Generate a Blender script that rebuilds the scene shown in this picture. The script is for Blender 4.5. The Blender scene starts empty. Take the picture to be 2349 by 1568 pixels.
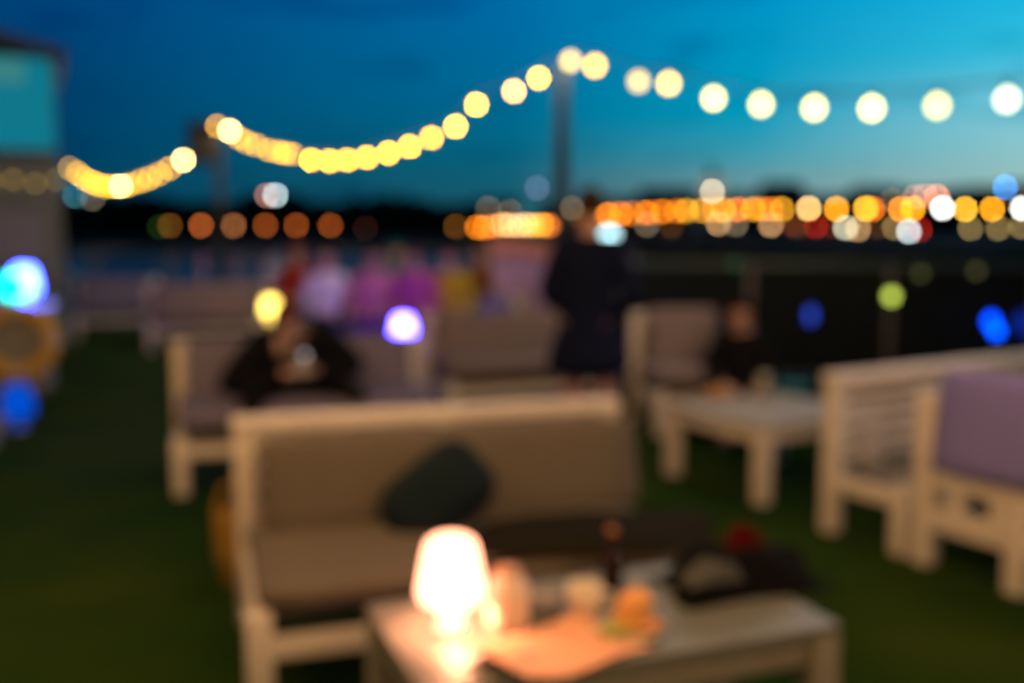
import bpy, bmesh, math, random
from mathutils import Vector, Matrix
random.seed(7)
R = math.radians
scene = bpy.context.scene
col = scene.collection

# ------------------------------------------------------------------ camera
LENS, SENSOR = 35.0, 36.0
FPX = 2349 * LENS / SENSOR
H = 1.5
PITCH = math.atan(254 / FPX)
CX, CY = 1174.5, 784.0
FWD = Vector((0, math.cos(PITCH), -math.sin(PITCH)))
UPV = Vector((0, math.sin(PITCH), math.cos(PITCH)))
FOCUS, APERTURE = 0.55, 0.0142
BINF = FPX * APERTURE / FOCUS

def ray(px, py):
    return Vector((1, 0, 0)) * ((px - CX) / FPX) + UPV * ((CY - py) / FPX) + FWD
def at_h(px, py, h=0.0):
    d = ray(px, py); t = (h - H) / d.z
    return Vector((d.x * t, d.y * t, h))
def at_y(px, py, Y):
    d = ray(px, py); t = Y / d.y
    return Vector((d.x * t, Y, H + d.z * t))

cam_data = bpy.data.cameras.new('camera')
cam = bpy.data.objects.new('camera', cam_data); col.objects.link(cam)
cam.location = (0, 0, H)
cam.rotation_euler = (math.pi / 2 - PITCH, 0, 0)
cam_data.lens, cam_data.sensor_width = LENS, SENSOR
cam_data.clip_start, cam_data.clip_end = 0.05, 3000
cam_data.dof.use_dof = True
cam_data.dof.focus_distance = FOCUS
cam_data.dof.aperture_fstop = LENS / 1000 / APERTURE
scene.camera = cam

# ------------------------------------------------------------------ helpers
def lin(c):
    c = c / 255.0
    return c / 12.92 if c <= 0.04045 else ((c + 0.055) / 1.055) ** 2.4
def srgb(r, g, b): return (lin(r), lin(g), lin(b))

MATS = {}
def mat(name, color, rough=0.6, noise=0.12, scale=9.0, metallic=0.0, bump=0.0, coat=0.0, spec=0.5):
    if name in MATS: return MATS[name]
    m = bpy.data.materials.new(name); m.use_nodes = True
    nt = m.node_tree; b = nt.nodes['Principled BSDF']
    tc = nt.nodes.new('ShaderNodeTexCoord')
    n = nt.nodes.new('ShaderNodeTexNoise'); n.inputs['Scale'].default_value = scale; n.inputs['Detail'].default_value = 5
    nt.links.new(tc.outputs['Object'], n.inputs['Vector'])
    mix = nt.nodes.new('ShaderNodeMix'); mix.data_type = 'RGBA'
    mix.inputs['A'].default_value = (*[max(0, c * (1 - noise)) for c in color], 1)
    mix.inputs['B'].default_value = (*[min(1, c * (1 + noise)) for c in color], 1)
    nt.links.new(n.outputs['Fac'], mix.inputs['Factor'])
    nt.links.new(mix.outputs['Result'], b.inputs['Base Color'])
    b.inputs['Roughness'].default_value = rough
    b.inputs['Metallic'].default_value = metallic
    b.inputs['Specular IOR Level'].default_value = spec
    b.inputs['Coat Weight'].default_value = coat
    b.inputs['Coat Roughness'].default_value = 0.15
    if bump:
        bp = nt.nodes.new('ShaderNodeBump'); bp.inputs['Strength'].default_value = bump
        n2 = nt.nodes.new('ShaderNodeTexNoise'); n2.inputs['Scale'].default_value = scale * 12
        nt.links.new(tc.outputs['Object'], n2.inputs['Vector'])
        nt.links.new(n2.outputs['Fac'], bp.inputs['Height'])
        nt.links.new(bp.outputs['Normal'], b.inputs['Normal'])
    MATS[name] = m
    return m

def wood(name, color, axis='X', rough=0.45, coat=0.0):
    """painted wood: faint grain along one axis, scuffs"""
    if name in MATS: return MATS[name]
    m = bpy.data.materials.new(name); m.use_nodes = True
    nt = m.node_tree; b = nt.nodes['Principled BSDF']
    tc = nt.nodes.new('ShaderNodeTexCoord'); mp = nt.nodes.new('ShaderNodeMapping')
    mp.inputs['Scale'].default_value = (3, 40, 40) if axis == 'X' else (40, 40, 3)
    nt.links.new(tc.outputs['Object'], mp.inputs['Vector'])
    n = nt.nodes.new('ShaderNodeTexNoise'); n.inputs['Scale'].default_value = 1.5; n.inputs['Detail'].default_value = 8
    nt.links.new(mp.outputs['Vector'], n.inputs['Vector'])
    cr = nt.nodes.new('ShaderNodeValToRGB')
    cr.color_ramp.elements[0].position = 0.3; cr.color_ramp.elements[0].color = (*[c * 0.78 for c in color], 1)
    cr.color_ramp.elements[1].position = 0.6; cr.color_ramp.elements[1].color = (*color, 1)
    nt.links.new(n.outputs['Fac'], cr.inputs['Fac'])
    nt.links.new(cr.outputs['Color'], b.inputs['Base Color'])
    b.inputs['Roughness'].default_value = rough
    b.inputs['Coat Weight'].default_value = coat; b.inputs['Coat Roughness'].default_value = 0.12
    MATS[name] = m
    return m

def glow(name, color, strength=1.0, sample=False):
    if name in MATS: return MATS[name]
    m = bpy.data.materials.new(name); m.use_nodes = True
    nt = m.node_tree; nt.nodes.remove(nt.nodes['Principled BSDF'])
    e = nt.nodes.new('ShaderNodeEmission'); e.inputs['Color'].default_value = (*color, 1); e.inputs['Strength'].default_value = strength
    nt.links.new(e.outputs[0], nt.nodes['Material Output'].inputs['Surface'])
    m.cycles.emission_sampling = 'FRONT' if sample else 'NONE'
    MATS[name] = m
    return m

def disc_glow(name, target, D, Z, gain=1.0, boost=1.0):
    """emission that, spread over the lens blur of a globe D wide at distance Z, reads as the sRGB colour target"""
    s = D * FPX / Z; b = BINF * (1 - FOCUS / Z)
    frac = min(1.0, (s / b) ** 2)
    c = tuple(x * (1.0 if max(target) < 250 else boost if t_ >= 238 else 1 + (boost - 1) * 0.45 if t_ >= 195 else 1.0) for x, t_ in zip(srgb(*target), target)); mx = max(c)
    return glow(name, tuple(x / mx for x in c), mx / frac * gain)

class MB:
    def __init__(self): self.bm = bmesh.new()
    def box(self, x0, x1, y0, y1, z0, z1, M=None):
        r = bmesh.ops.create_cube(self.bm, size=1.0)
        S = Matrix.Translation(((x0 + x1) / 2, (y0 + y1) / 2, (z0 + z1) / 2)) @ Matrix.Diagonal((x1 - x0, y1 - y0, z1 - z0, 1))
        bmesh.ops.transform(self.bm, matrix=(M @ S if M else S), verts=r['verts'])
        return self
    def ball(self, c, r, seg=16, rings=10, scale=(1, 1, 1), M=None):
        v = bmesh.ops.create_uvsphere(self.bm, u_segments=seg, v_segments=rings, radius=r)['verts']
        T = Matrix.Translation(c) @ Matrix.Diagonal((*scale, 1))
        bmesh.ops.transform(self.bm, matrix=(M @ T if M else T), verts=v)
        return v
    def rod(self, a, b, r0, r1=None, seg=10):
        a, b = Vector(a), Vector(b); r1 = r0 if r1 is None else r1
        d = b - a
        v = bmesh.ops.create_cone(self.bm, cap_ends=True, segments=seg, radius1=r0, radius2=r1, depth=d.length)['verts']
        M = Matrix.Translation((a + b) / 2) @ d.to_track_quat('Z', 'Y').to_matrix().to_4x4()
        bmesh.ops.transform(self.bm, matrix=M, verts=v)
        return self
    def lathe(self, prof, seg=28, c=(0, 0, 0)):
        rings = []
        for r, z in prof:
            if r < 1e-5: rings.append([self.bm.verts.new((c[0], c[1], c[2] + z))])
            else: rings.append([self.bm.verts.new((c[0] + r * math.cos(2 * math.pi * k / seg), c[1] + r * math.sin(2 * math.pi * k / seg), c[2] + z)) for k in range(seg)])
        for A, B in zip(rings, rings[1:]):
            for k in range(seg):
                k2 = (k + 1) % seg
                if len(A) == 1 and len(B) == 1: continue
                if len(A) == 1: self.bm.faces.new((A[0], B[k2], B[k]))
                elif len(B) == 1: self.bm.faces.new((A[k], A[k2], B[0]))
                else: self.bm.faces.new((A[k], A[k2], B[k2], B[k]))
        return self
    def tube(self, pts, r, seg=6):
        pts = [Vector(p) for p in pts]; prev = None
        for i, p in enumerate(pts):
            t = (pts[min(i + 1, len(pts) - 1)] - pts[max(i - 1, 0)]).normalized()
            q = t.to_track_quat('Z', 'Y')
            ring = [self.bm.verts.new(p + q @ Vector((r * math.cos(2 * math.pi * k / seg), r * math.sin(2 * math.pi * k / seg), 0))) for k in range(seg)]
            if prev:
                for k in range(seg):
                    self.bm.faces.new((prev[k], prev[(k + 1) % seg], ring[(k + 1) % seg], ring[k]))
            prev = ring
        return self
    def build(self, name, m, parent=None, smooth=False, bevel=0.0, bseg=2, loc=None):
        if bevel: bmesh.ops.bevel(self.bm, geom=self.bm.edges[:], offset=bevel, segments=bseg, profile=0.6, affect='EDGES', clamp_overlap=True)
        bmesh.ops.recalc_face_normals(self.bm, faces=self.bm.faces[:])
        me = bpy.data.meshes.new(name); self.bm.to_mesh(me); self.bm.free()
        for mm in (m if isinstance(m, (list, tuple)) else [m]): me.materials.append(mm)
        if smooth or bevel:
            for p in me.polygons: p.use_smooth = True
        if bevel and not smooth:
            try: me.set_sharp_from_angle(angle=R(40))
            except Exception: pass
        o = bpy.data.objects.new(name, me); col.objects.link(o)
        if parent: o.parent = parent
        if loc is not None: o.location = loc
        return o

def tag(o, label=None, cat=None, group=None, kind=None):
    if label: o['label'] = label
    if cat: o['category'] = cat
    if group: o['group'] = group
    if kind: o['kind'] = kind
    return o
def thing(name, label, cat, loc=(0, 0, 0), rz=0.0, group=None):
    o = bpy.data.objects.new(name, None); col.objects.link(o)
    o.location = loc; o.rotation_euler = (0, 0, rz); o.empty_display_size = 0.1
    return tag(o, label, cat, group)
KIDS = {}
def copy_tree(o, parent=None):
    c = o.copy(); col.objects.link(c)
    if parent: c.parent = parent
    for ch in [x for x in bpy.data.objects if x.parent == o]: copy_tree(ch, c)
    return c

TH = R(20.5)
def U(th=TH): return Vector((math.cos(th), math.sin(th), 0))
def V(th=TH): return Vector((-math.sin(th), math.cos(th), 0))

# ------------------------------------------------------------------ materials
white = wood('cream_painted_wood', (0.74, 0.67, 0.61), 'X')
whiteV = wood('cream_painted_wood_upright', (0.74, 0.67, 0.61), 'Z')
greyed = wood('weathered_painted_wood', (0.38, 0.35, 0.31), 'X', rough=0.5)
slat_m = wood('weathered_seat_slats', (0.22, 0.20, 0.18), 'X', rough=0.6)
tabletop_m = wood('lacquered_grey_wood', (0.165, 0.17, 0.15), 'X', rough=0.45, coat=0.0)
table_leg_m = wood('grey_wood_upright', (0.26, 0.24, 0.19), 'Z')
taupe = mat('taupe_canvas', (0.118, 0.101, 0.083), 0.9, 0.1, 6, bump=0.25)
mauve = mat('violet_lit_grey_canvas', (0.155, 0.14, 0.235), 0.9, 0.1, 6, bump=0.25)  # grey cushion cloth with the violet light put into its colour
plum = mat('strong_violet_lit_canvas', (0.21, 0.19, 0.54), 0.9, 0.08, 5, bump=0.25)  # grey cushion cloth again, violet light put in more strongly
pinkgrey = mat('rose_grey_canvas', (0.20, 0.155, 0.165), 0.9, 0.1, 6, bump=0.25)
metal_grey = mat('grey_painted_steel', (0.11, 0.12, 0.13), 0.45, 0.15, 4)
black_pl = mat('black_plastic', (0.010, 0.009, 0.009), 0.6, spec=0.2)
dark_rail = mat('dark_steel', (0.045, 0.070, 0.060), 0.35, 0.2, metallic=0.4)
dark_panel = mat('smoked_panel', (0.003, 0.007, 0.008), 0.6, 0.2, 3, spec=0.12)
skin_m = mat('skin', (0.48, 0.27, 0.19), 0.55, 0.08, 12)
eye_m = mat('dark_eye', (0.02, 0.015, 0.01), 0.2)
lip_m = mat('lips', (0.36, 0.13, 0.11), 0.45)
shoe_m = mat('dark_leather', (0.02, 0.018, 0.018), 0.5)

# ------------------------------------------------------------------ world: dusk sky, bright afterglow on the right
w = bpy.data.worlds.new('World'); scene.world = w; w.use_nodes = True
nt = w.node_tree; N, L = nt.nodes, nt.links
bg = N['Background']
tc = N.new('ShaderNodeTexCoord'); sep = N.new('ShaderNodeSeparateXYZ'); L.new(tc.outputs['Generated'], sep.inputs[0])
def math_node(op, a, b=None, c=None):
    n = N.new('ShaderNodeMath'); n.operation = op
    for i, v in enumerate((a, b, c)):
        if v is None: continue
        if isinstance(v, (int, float)): n.inputs[i].default_value = v
        else: L.new(v, n.inputs[i])
    return n.outputs[0]
elev = math_node('DIVIDE', math_node('ARCSINE', sep.outputs['Z']), R(90))
azim = math_node('ARCTAN2', sep.outputs['X'], sep.outputs['Y'])
def sky_ramp(stops):
    n = N.new('ShaderNodeValToRGB'); cr = n.color_ramp
    while len(cr.elements) < len(stops): cr.elements.new(0.5)
    for e, (deg, c) in zip(cr.elements, stops):
        e.position = max(0, deg) / 90; e.color = (*srgb(*c), 1)
    L.new(elev, n.inputs['Fac']); return n.outputs['Color']
top = (8, 26, 58)
rl = sky_ramp([(0, (0, 58, 84)), (2.6, (0, 64, 94)), (5.8, (0, 63, 103)), (13.2, (0, 65, 124)), (30, (0, 38, 76)), (70, top)])
rc = sky_ramp([(0, (34, 92, 104)), (2.6, (20, 92, 112)), (4.4, (4, 100, 128)), (7, (0, 106, 146)), (13.2, (0, 106, 168)), (30, (0, 58, 100)), (70, top)])
rm = sky_ramp([(0, (110, 145, 148)), (2.6, (105, 150, 156)), (4.2, (60, 155, 175)), (6.2, (0, 155, 188)), (13.2, (0, 146, 200)), (30, (0, 80, 125)), (70, top)])
rr = sky_ramp([(0, (146, 178, 174)), (2.6, (150, 190, 188)), (5.8, (128, 202, 216)), (9.0, (50, 190, 222)), (13.2, (0, 178, 226)), (30, (0, 100, 150)), (70, top)])
def mixc(f, a, b):
    n = N.new('ShaderNodeMix'); n.data_type = 'RGBA'; L.new(f, n.inputs['Factor'])
    for k, v in (('A', a), ('B', b)):
        if isinstance(v, tuple): n.inputs[k].default_value = v
        else: L.new(v, n.inputs[k])
    return n.outputs['Result']
def mrange(v, a, b):
    n = N.new('ShaderNodeMapRange'); n.clamp = True
    n.inputs['From Min'].default_value = a; n.inputs['From Max'].default_value = b
    L.new(v, n.inputs['Value']); return n.outputs['Result']
c1 = mixc(mrange(azim, R(-24), R(0)), rl, rc)
c2 = mixc(mrange(azim, R(0), R(13.5)), c1, rm)
c3 = mixc(mrange(azim, R(13.5), R(27)), c2, rr)
# a few thin darker cloud streaks low in the glow
mp = N.new('ShaderNodeMapping'); mp.inputs['Scale'].default_value = (5, 5, 22); L.new(tc.outputs['Generated'], mp.inputs['Vector'])
nz = N.new('ShaderNodeTexNoise'); nz.inputs['Scale'].default_value = 1.6; nz.inputs['Detail'].default_value = 3; L.new(mp.outputs['Vector'], nz.inputs['Vector'])
cl = N.new('ShaderNodeValToRGB'); cl.color_ramp.elements[0].position = 0.56; cl.color_ramp.elements[0].color = (1, 1, 1, 1)
cl.color_ramp.elements[1].position = 0.70; cl.color_ramp.elements[1].color = (0.40, 0.72, 0.80, 1)
L.new(nz.outputs['Fac'], cl.inputs['Fac'])
mu = N.new('ShaderNodeMix'); mu.data_type = 'RGBA'; mu.blend_type = 'MULTIPLY'; mu.inputs['Factor'].default_value = 1
L.new(c3, mu.inputs['A']); L.new(cl.outputs['Color'], mu.inputs['B'])
back = mixc(mrange(sep.outputs['Y'], -0.35, 0.45), (0.003, 0.010, 0.028, 1), mu.outputs['Result'])
L.new(back, bg.inputs['Color']); bg.inputs['Strength'].default_value = 1.0

# ------------------------------------------------------------------ ground, water, far shore
E0, E1 = at_h(140, 800), at_h(0, 1050)            # left edge of the turf
ev = (E1 - E0).normalized()
turf = bpy.data.materials.new('artificial_turf'); turf.use_nodes = True
t = turf.node_tree; b = t.nodes['Principled BSDF']
tcn = t.nodes.new('ShaderNodeTexCoord')
n1 = t.nodes.new('ShaderNodeTexNoise'); n1.inputs['Scale'].default_value = 0.9; n1.inputs['Detail'].default_value = 6
n2 = t.nodes.new('ShaderNodeTexNoise'); n2.inputs['Scale'].default_value = 160; n2.inputs['Detail'].default_value = 2
t.links.new(tcn.outputs['Object'], n1.inputs['Vector']); t.links.new(tcn.outputs['Object'], n2.inputs['Vector'])
cr = t.nodes.new('ShaderNodeValToRGB'); cr.color_ramp.elements[0].position = 0.35; cr.color_ramp.elements[1].position = 0.68
cr.color_ramp.elements[0].color = (0.006, 0.040, 0.002, 1); cr.color_ramp.elements[1].color = (0.036, 0.064, 0.004, 1)
t.links.new(n1.outputs['Fac'], cr.inputs['Fac']); t.links.new(cr.outputs['Color'], b.inputs['Base Color'])
b.inputs['Roughness'].default_value = 0.95; b.inputs['Specular IOR Level'].default_value = 0.05
bp = t.nodes.new('ShaderNodeBump'); bp.inputs['Strength'].default_value = 0.8; bp.inputs['Distance'].default_value = 0.02
t.links.new(n2.outputs['Fac'], bp.inputs['Height']); t.links.new(bp.outputs['Normal'], b.inputs['Normal'])

def sheet(name, pts, z, m, thick=0.0, kind='structure'):
    mb = MB(); vs = [mb.bm.verts.new((p[0], p[1], z)) for p in pts]; f = mb.bm.faces.new(vs)
    if thick:
        r = bmesh.ops.extrude_face_region(mb.bm, geom=[f])
        bmesh.ops.translate(mb.bm, verts=[v for v in r['geom'] if isinstance(v, bmesh.types.BMVert)], vec=(0, 0, -thick))
    return tag(mb.build(name, m), kind=kind)
RAILS = [Vector((7.6, 9.05, 0)), Vector((1.0, 9.95, 0)), Vector((0.75, 16.4, 0)), Vector((-9.2, 16.0, 0))]
deck_pts = [(11, -6), (11, 13.2), (1.05, 13.6), (0.87, 16.55), (-14, 16.15), (-14, -6)]
paving = mat('grey_concrete_paving', (0.10, 0.10, 0.095), 0.85, 0.25, 3, bump=0.2)
sheet('terrace_paving', deck_pts, -0.006, paving, 0.5)
eL = lambda s: E0 + ev * s
a, b2 = eL(-3.9), eL(20.5)
sheet('turf_ground', [(8.9, -6), (8.9, 8.9), (1.0, 9.9), (0.75, 16.3), (a.x, min(a.y, 16.0)), (b2.x, b2.y)], 0.0, turf)
sheet('turf_edge', [(a.x - 0.02, min(a.y, 16.0)), (b2.x - 0.02, b2.y), (b2.x - 0.14, b2.y), (a.x - 0.14, min(a.y, 16.0))], 0.03, mat('pale_edging', (0.30, 0.28, 0.26), 0.8), 0.034)

water_m = bpy.data.materials.new('river_water'); water_m.use_nodes = True
t = water_m.node_tree; b = t.nodes['Principled BSDF']
b.inputs['Base Color'].default_value = (0.002, 0.008, 0.012, 1); b.inputs['Roughness'].default_value = 0.22; b.inputs['IOR'].default_value = 1.33; b.inputs['Specular IOR Level'].default_value = 0.28
tcn = t.nodes.new('ShaderNodeTexCoord'); mpn = t.nodes.new('ShaderNodeMapping'); mpn.inputs['Scale'].default_value = (0.35, 1.0, 1)
t.links.new(tcn.outputs['Object'], mpn.inputs['Vector'])
n1 = t.nodes.new('ShaderNodeTexNoise'); n1.inputs['Scale'].default_value = 1.2; n1.inputs['Detail'].default_value = 4
t.links.new(mpn.outputs['Vector'], n1.inputs['Vector'])
bp = t.nodes.new('ShaderNodeBump'); bp.inputs['Strength'].default_value = 0.35; bp.inputs['Distance'].default_value = 0.25
t.links.new(n1.outputs['Fac'], bp.inputs['Height']); t.links.new(bp.outputs['Normal'], b.inputs['Normal'])
sheet('water', [(-400, -50), (400, -50), (400, 118), (-400, 118)], -1.0, water_m)

ZS = 110.0
shore_m = mat('dark_shore', (0.014, 0.015, 0.013), 0.95, 0.4, 0.2)
mb = MB(); rows = []
for (y, z) in ((104, -2.0), (106.5, -0.3), (108, -0.15), (135, 0.3), (180, 1.0), (420, 2.0), (1400, 2.0)):
    rows.append([mb.bm.verts.new((x * (1 if y < 500 else 4), y + 1.2 * math.sin(x * 0.13) + math.sin(x * 0.41), z + 0.2 * math.sin(x * 0.7 + y))) for x in range(-420, 421, 10)])
for A, B in zip(rows, rows[1:]):
    for k in range(len(A) - 1): mb.bm.faces.new((A[k], A[k + 1], B[k + 1], B[k]))
tag(mb.build('far_shore_ground', shore_m, smooth=True), kind='structure')

# wooded ridge on the left, reads as one dark mass
leaf_m = mat('night_foliage', (0.022, 0.034, 0.018), 0.95, 0.5, 0.5)
mb = MB(); rnd = random.Random(3)
def leaf_clump(bm, c, r, n):
    for _ in range(n):
        d = Vector((rnd.gauss(0, 1), rnd.gauss(0, 1), rnd.gauss(0, 1))).normalized() * r * rnd.uniform(0.55, 1.05)
        p = Vector(c) + d; s = rnd.uniform(0.35, 0.75)
        a1 = Vector((rnd.gauss(0, 1), rnd.gauss(0, 1), rnd.gauss(0, 1))).normalized(); a2 = a1.orthogonal().normalized()
        bm.faces.new([bm.verts.new(p + a1 * s), bm.verts.new(p + a2 * s), bm.verts.new(p - a1 * s), bm.verts.new(p - a2 * s)])
for i in range(64):
    px = 60 + i * 16.6 + rnd.uniform(-8, 8)
    ty = 462 + 16 * math.sin(i * 0.33) * (0.3 + 0.01 * i) * 0.6 + (px > 850) * (px - 850) * 0.05
    Y = 150 + rnd.uniform(-8, 10)
    tp = at_y(px, ty + rnd.uniform(-3, 5), Y)
    z = 0.3
    while z < tp.z:
        r = min(1.9, 0.9 + (tp.z - z) * 0.22)
        leaf_clump(mb.bm, (tp.x + rnd.uniform(-0.5, 0.5), Y, z), r, 46)
        mb.ball((tp.x, Y, z), r * 0.72, 8, 5)
        z += r * 0.9
tag(mb.build('wooded_ridge', leaf_m), 'dark wooded ridge across the water, one black mass of trees on the left', 'wood', kind='stuff')

# distant skyline on the right
def building(name, label, px0, px1, ty, Y, m, kind='flat', lit=()):
    p0, p1 = at_y(px0, ty, Y), at_y(px1, ty, Y)
    wdt = p1.x - p0.x; hgt = p0.z
    r = thing(name, label, 'building', ((p0.x + p1.x) / 2, Y + 6, 0.9), 0, 'buildings on the far skyline')
    r.location.z = 0.8
    h = hgt - 0.8
    MB().box(-wdt / 2, wdt / 2, -6, 6, -0.6, h).build('wall', m, r)
    if kind == 'flat':
        MB().box(-wdt / 2 - 0.15, wdt / 2 + 0.15, -6.15, 6.15, h, h + 0.35).build('roof', roof_m, r)
    else:
        q = MB(); vs = [q.bm.verts.new(v) for v in ((-wdt / 2 - .3, -6.3, h), (wdt / 2 + .3, -6.3, h), (wdt / 2 + .3, 6.3, h), (-wdt / 2 - .3, 6.3, h), (-wdt / 2 - .3, 0, h + 1.8), (wdt / 2 + .3, 0, h + 1.8))]
        for f in ((0, 1, 5, 4), (2, 3, 4, 5), (1, 2, 5), (3, 0, 4), (3, 2, 1, 0)): q.bm.faces.new([vs[i] for i in f])
        q.build('roof', roof_m, r)
    nw = max(2, int(wdt / 2.6)); nf = max(1, int(h / 2.6))
    for j in range(nf):
        for i in range(nw):
            x = -wdt / 2 + wdt * (i + 0.5) / nw; z = 0.9 + j * 2.4
            if z + 1.4 > h: continue
            on = random.random() < 0.16
            MB().box(x - 0.45, x + 0.45, -6.06, -5.95, z, z + 1.2).build('window', lit_win if on else dark_win, r)
    return r
lit_win = glow('lit_window', srgb(255, 170, 90), 0.7)
dark_win = mat('dark_window_glass', (0.01, 0.012, 0.016), 0.15)
roof_m = mat('dark_roof', (0.02, 0.018, 0.02), 0.9)
wallA = mat('dusk_plaster', (0.035, 0.03, 0.032), 0.9); wallB = mat('dusk_brick', (0.035, 0.025, 0.022), 0.9); wallC = mat('dusk_stone', (0.05, 0.045, 0.045), 0.9)
for i, (a0, a1, ty, Y, m, k, lb) in enumerate([
    (1080, 1190, 478, 165, wallB, 'pitch', 'low dark building with pitched roof between the wooded ridge and the tall pole'),
    (1240, 1345, 468, 170, wallA, 'flat', 'dark flat building directly behind the tall pole'),
    (1350, 1478, 458, 172, wallC, 'flat', 'long dark block just right of the standing figure'),
    (1482, 1600, 452, 176, wallA, 'pitch', 'gabled dark block left of the pale spire'),
    (1668, 1770, 449, 176, wallB, 'flat', 'dark flat block right of the pale spire'),
    (1774, 1850, 438, 178, wallA, 'pitch', 'tallest gabled block on the skyline'),
    (1854, 1985, 452, 176, wallC, 'flat', 'wide low block right of the tallest gable'),
    (1990, 2090, 448, 174, wallB, 'pitch', 'gabled block left of the pink high lamps'),
    (2094, 2225, 440, 176, wallA, 'flat', 'flat block behind the pink high lamps'),
    (2230, 2345, 432, 178, wallC, 'flat', 'flat block that carries the round blue light'),
    (2349, 2500, 440, 176, wallB, 'pitch', 'gabled block cut by the right picture edge')]):
    building('distant_building', lb, a0, a1, ty, Y, m, k)
# pale floodlit spire
sp = at_y(1635, 375, 168)
r = thing('church_spire', 'pale floodlit spire standing above the right skyline', 'tower', (sp.x, 168, 0.5))
pale = glow('stone_floodlight_glow', srgb(200, 190, 170), 0.55)  # belfry stone emits by itself in place of floodlights
pale_low = mat('tower_stone', (0.3, 0.28, 0.25), 0.9)
zb = at_y(1635, 448, 168).z - 0.5; zm = at_y(1635, 415, 168).z - 0.5
MB().box(-1.9, 1.9, -1.9, 1.9, -0.2, zb).build('tower_base', pale_low, r)
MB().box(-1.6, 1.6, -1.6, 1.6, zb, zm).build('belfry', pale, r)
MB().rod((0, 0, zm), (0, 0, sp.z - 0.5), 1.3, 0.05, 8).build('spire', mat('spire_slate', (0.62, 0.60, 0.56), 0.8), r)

# ------------------------------------------------------------------ lamps along the far shore
ORD = ['first', 'second', 'third', 'fourth', 'fifth', 'sixth', 'seventh', 'eighth', 'ninth', 'tenth', 'eleventh', 'twelfth', 'thirteenth', 'fourteenth', 'fifteenth', 'sixteenth', 'seventeenth', 'eighteenth', 'nineteenth', 'twentieth']
GD = 0.48
COL = {'dimo': (122, 56, 18), 'dimp': (124, 74, 40), 'dims': (146, 72, 28), 'dimb': (120, 62, 34), 'green': (16, 34, 6), 'vdim': (30, 12, 9), 'brown': (84, 50, 12), 'o': (255, 146, 20), 'oo': (214, 112, 12), 'ob': (178, 92, 22), 'ol': (205, 150, 90), 'oy': (200, 138, 26), 'od': (220, 110, 26),
       'amber': (255, 170, 30), 'yel': (255, 190, 50), 'pale': (255, 205, 120), 'white': (255, 255, 255), 'dbeige': (82, 72, 56), 'dviolet': (66, 66, 92), 'beige': (190, 175, 145),
       'warm': (168, 128, 84), 'red': (124, 20, 8), 'dred': (66, 20, 8), 'pgreen': (176, 178, 150), 'cool': (186, 204, 206), 'olive': (116, 98, 58), 'pink': (214, 120, 84),
       'pinkd': (140, 92, 76), 'blue': (40, 130, 215), 'grey': (165, 185, 185), 'teal': (40, 84, 90)}
post_m = mat('lamp_post_black', (0.012, 0.012, 0.012), 0.6)
def lamp_proto(h):
    pm = MB(); pm.rod((0, 0, -0.2), (0, 0, h - GD / 2), 0.09, 0.05, 8); pm.rod((0, 0, -0.2), (0, 0, 0.5), 0.16, 0.12, 8)
    return pm
POSTS = {}
def street_lamp(px, py, key, Y, label, base=0.1, cat='street lamp', group='lamps along the far shore', name='street_lamp'):
    p = at_y(px, py, Y); h = p.z - base
    r = thing(name, label, cat, (p.x, Y, base), 0, group)
    lamp_proto(h).build('post', post_m, r)
    g = disc_glow('shore_light_' + key, COL[key], GD, Y)
    MB_ = MB(); MB_.ball((0, 0, h), GD / 2, 14, 9); MB_.build('globe', g, r, smooth=True)
    MB().lathe([(0.0, GD / 2 + 0.10), (0.16, GD / 2 + 0.05), (0.10, GD / 2 - 0.03), (0.0, GD / 2 - 0.03)], 10, (0, 0, h)).build('cap', post_m, r, smooth=True)
    return r
for i, x in enumerate((390, 461, 536, 609, 680, 758)):
    street_lamp(x, 518, ('brown', 'dims', 'dimp', 'dimo', 'dimo', 'dimo')[i], ZS, f'rust orange globe lamp, {ORD[i]} from left in the spaced row of six below the ridge')
street_lamp(366, 521, 'green', ZS + 2, 'faint green globe lamp half behind the leftmost rust orange lamp')
street_lamp(838, 524, 'vdim', ZS, 'barely lit reddish lamp right of the spaced row of six')
street_lamp(1046, 520, 'brown', ZS, 'faint brown lamp at the left end of the bright orange cluster')
for i, (x, y, k) in enumerate([(1095, 522, 'oo'), (1112, 523, 'ob'), (1130, 520, 'ob'), (1152, 516, 'ol'), (1170, 517, 'ol'), (1190, 518, 'ol'), (1208, 516, 'ol'), (1224, 518, 'oy'), (1242, 516, 'oy'), (1256, 518, 'ob'), (1266, 517, 'dimo')]):
    street_lamp(x, y, k, ZS, f'glowing lamp, {ORD[i]} from the left in the packed cluster left of the tall pole')
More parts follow.
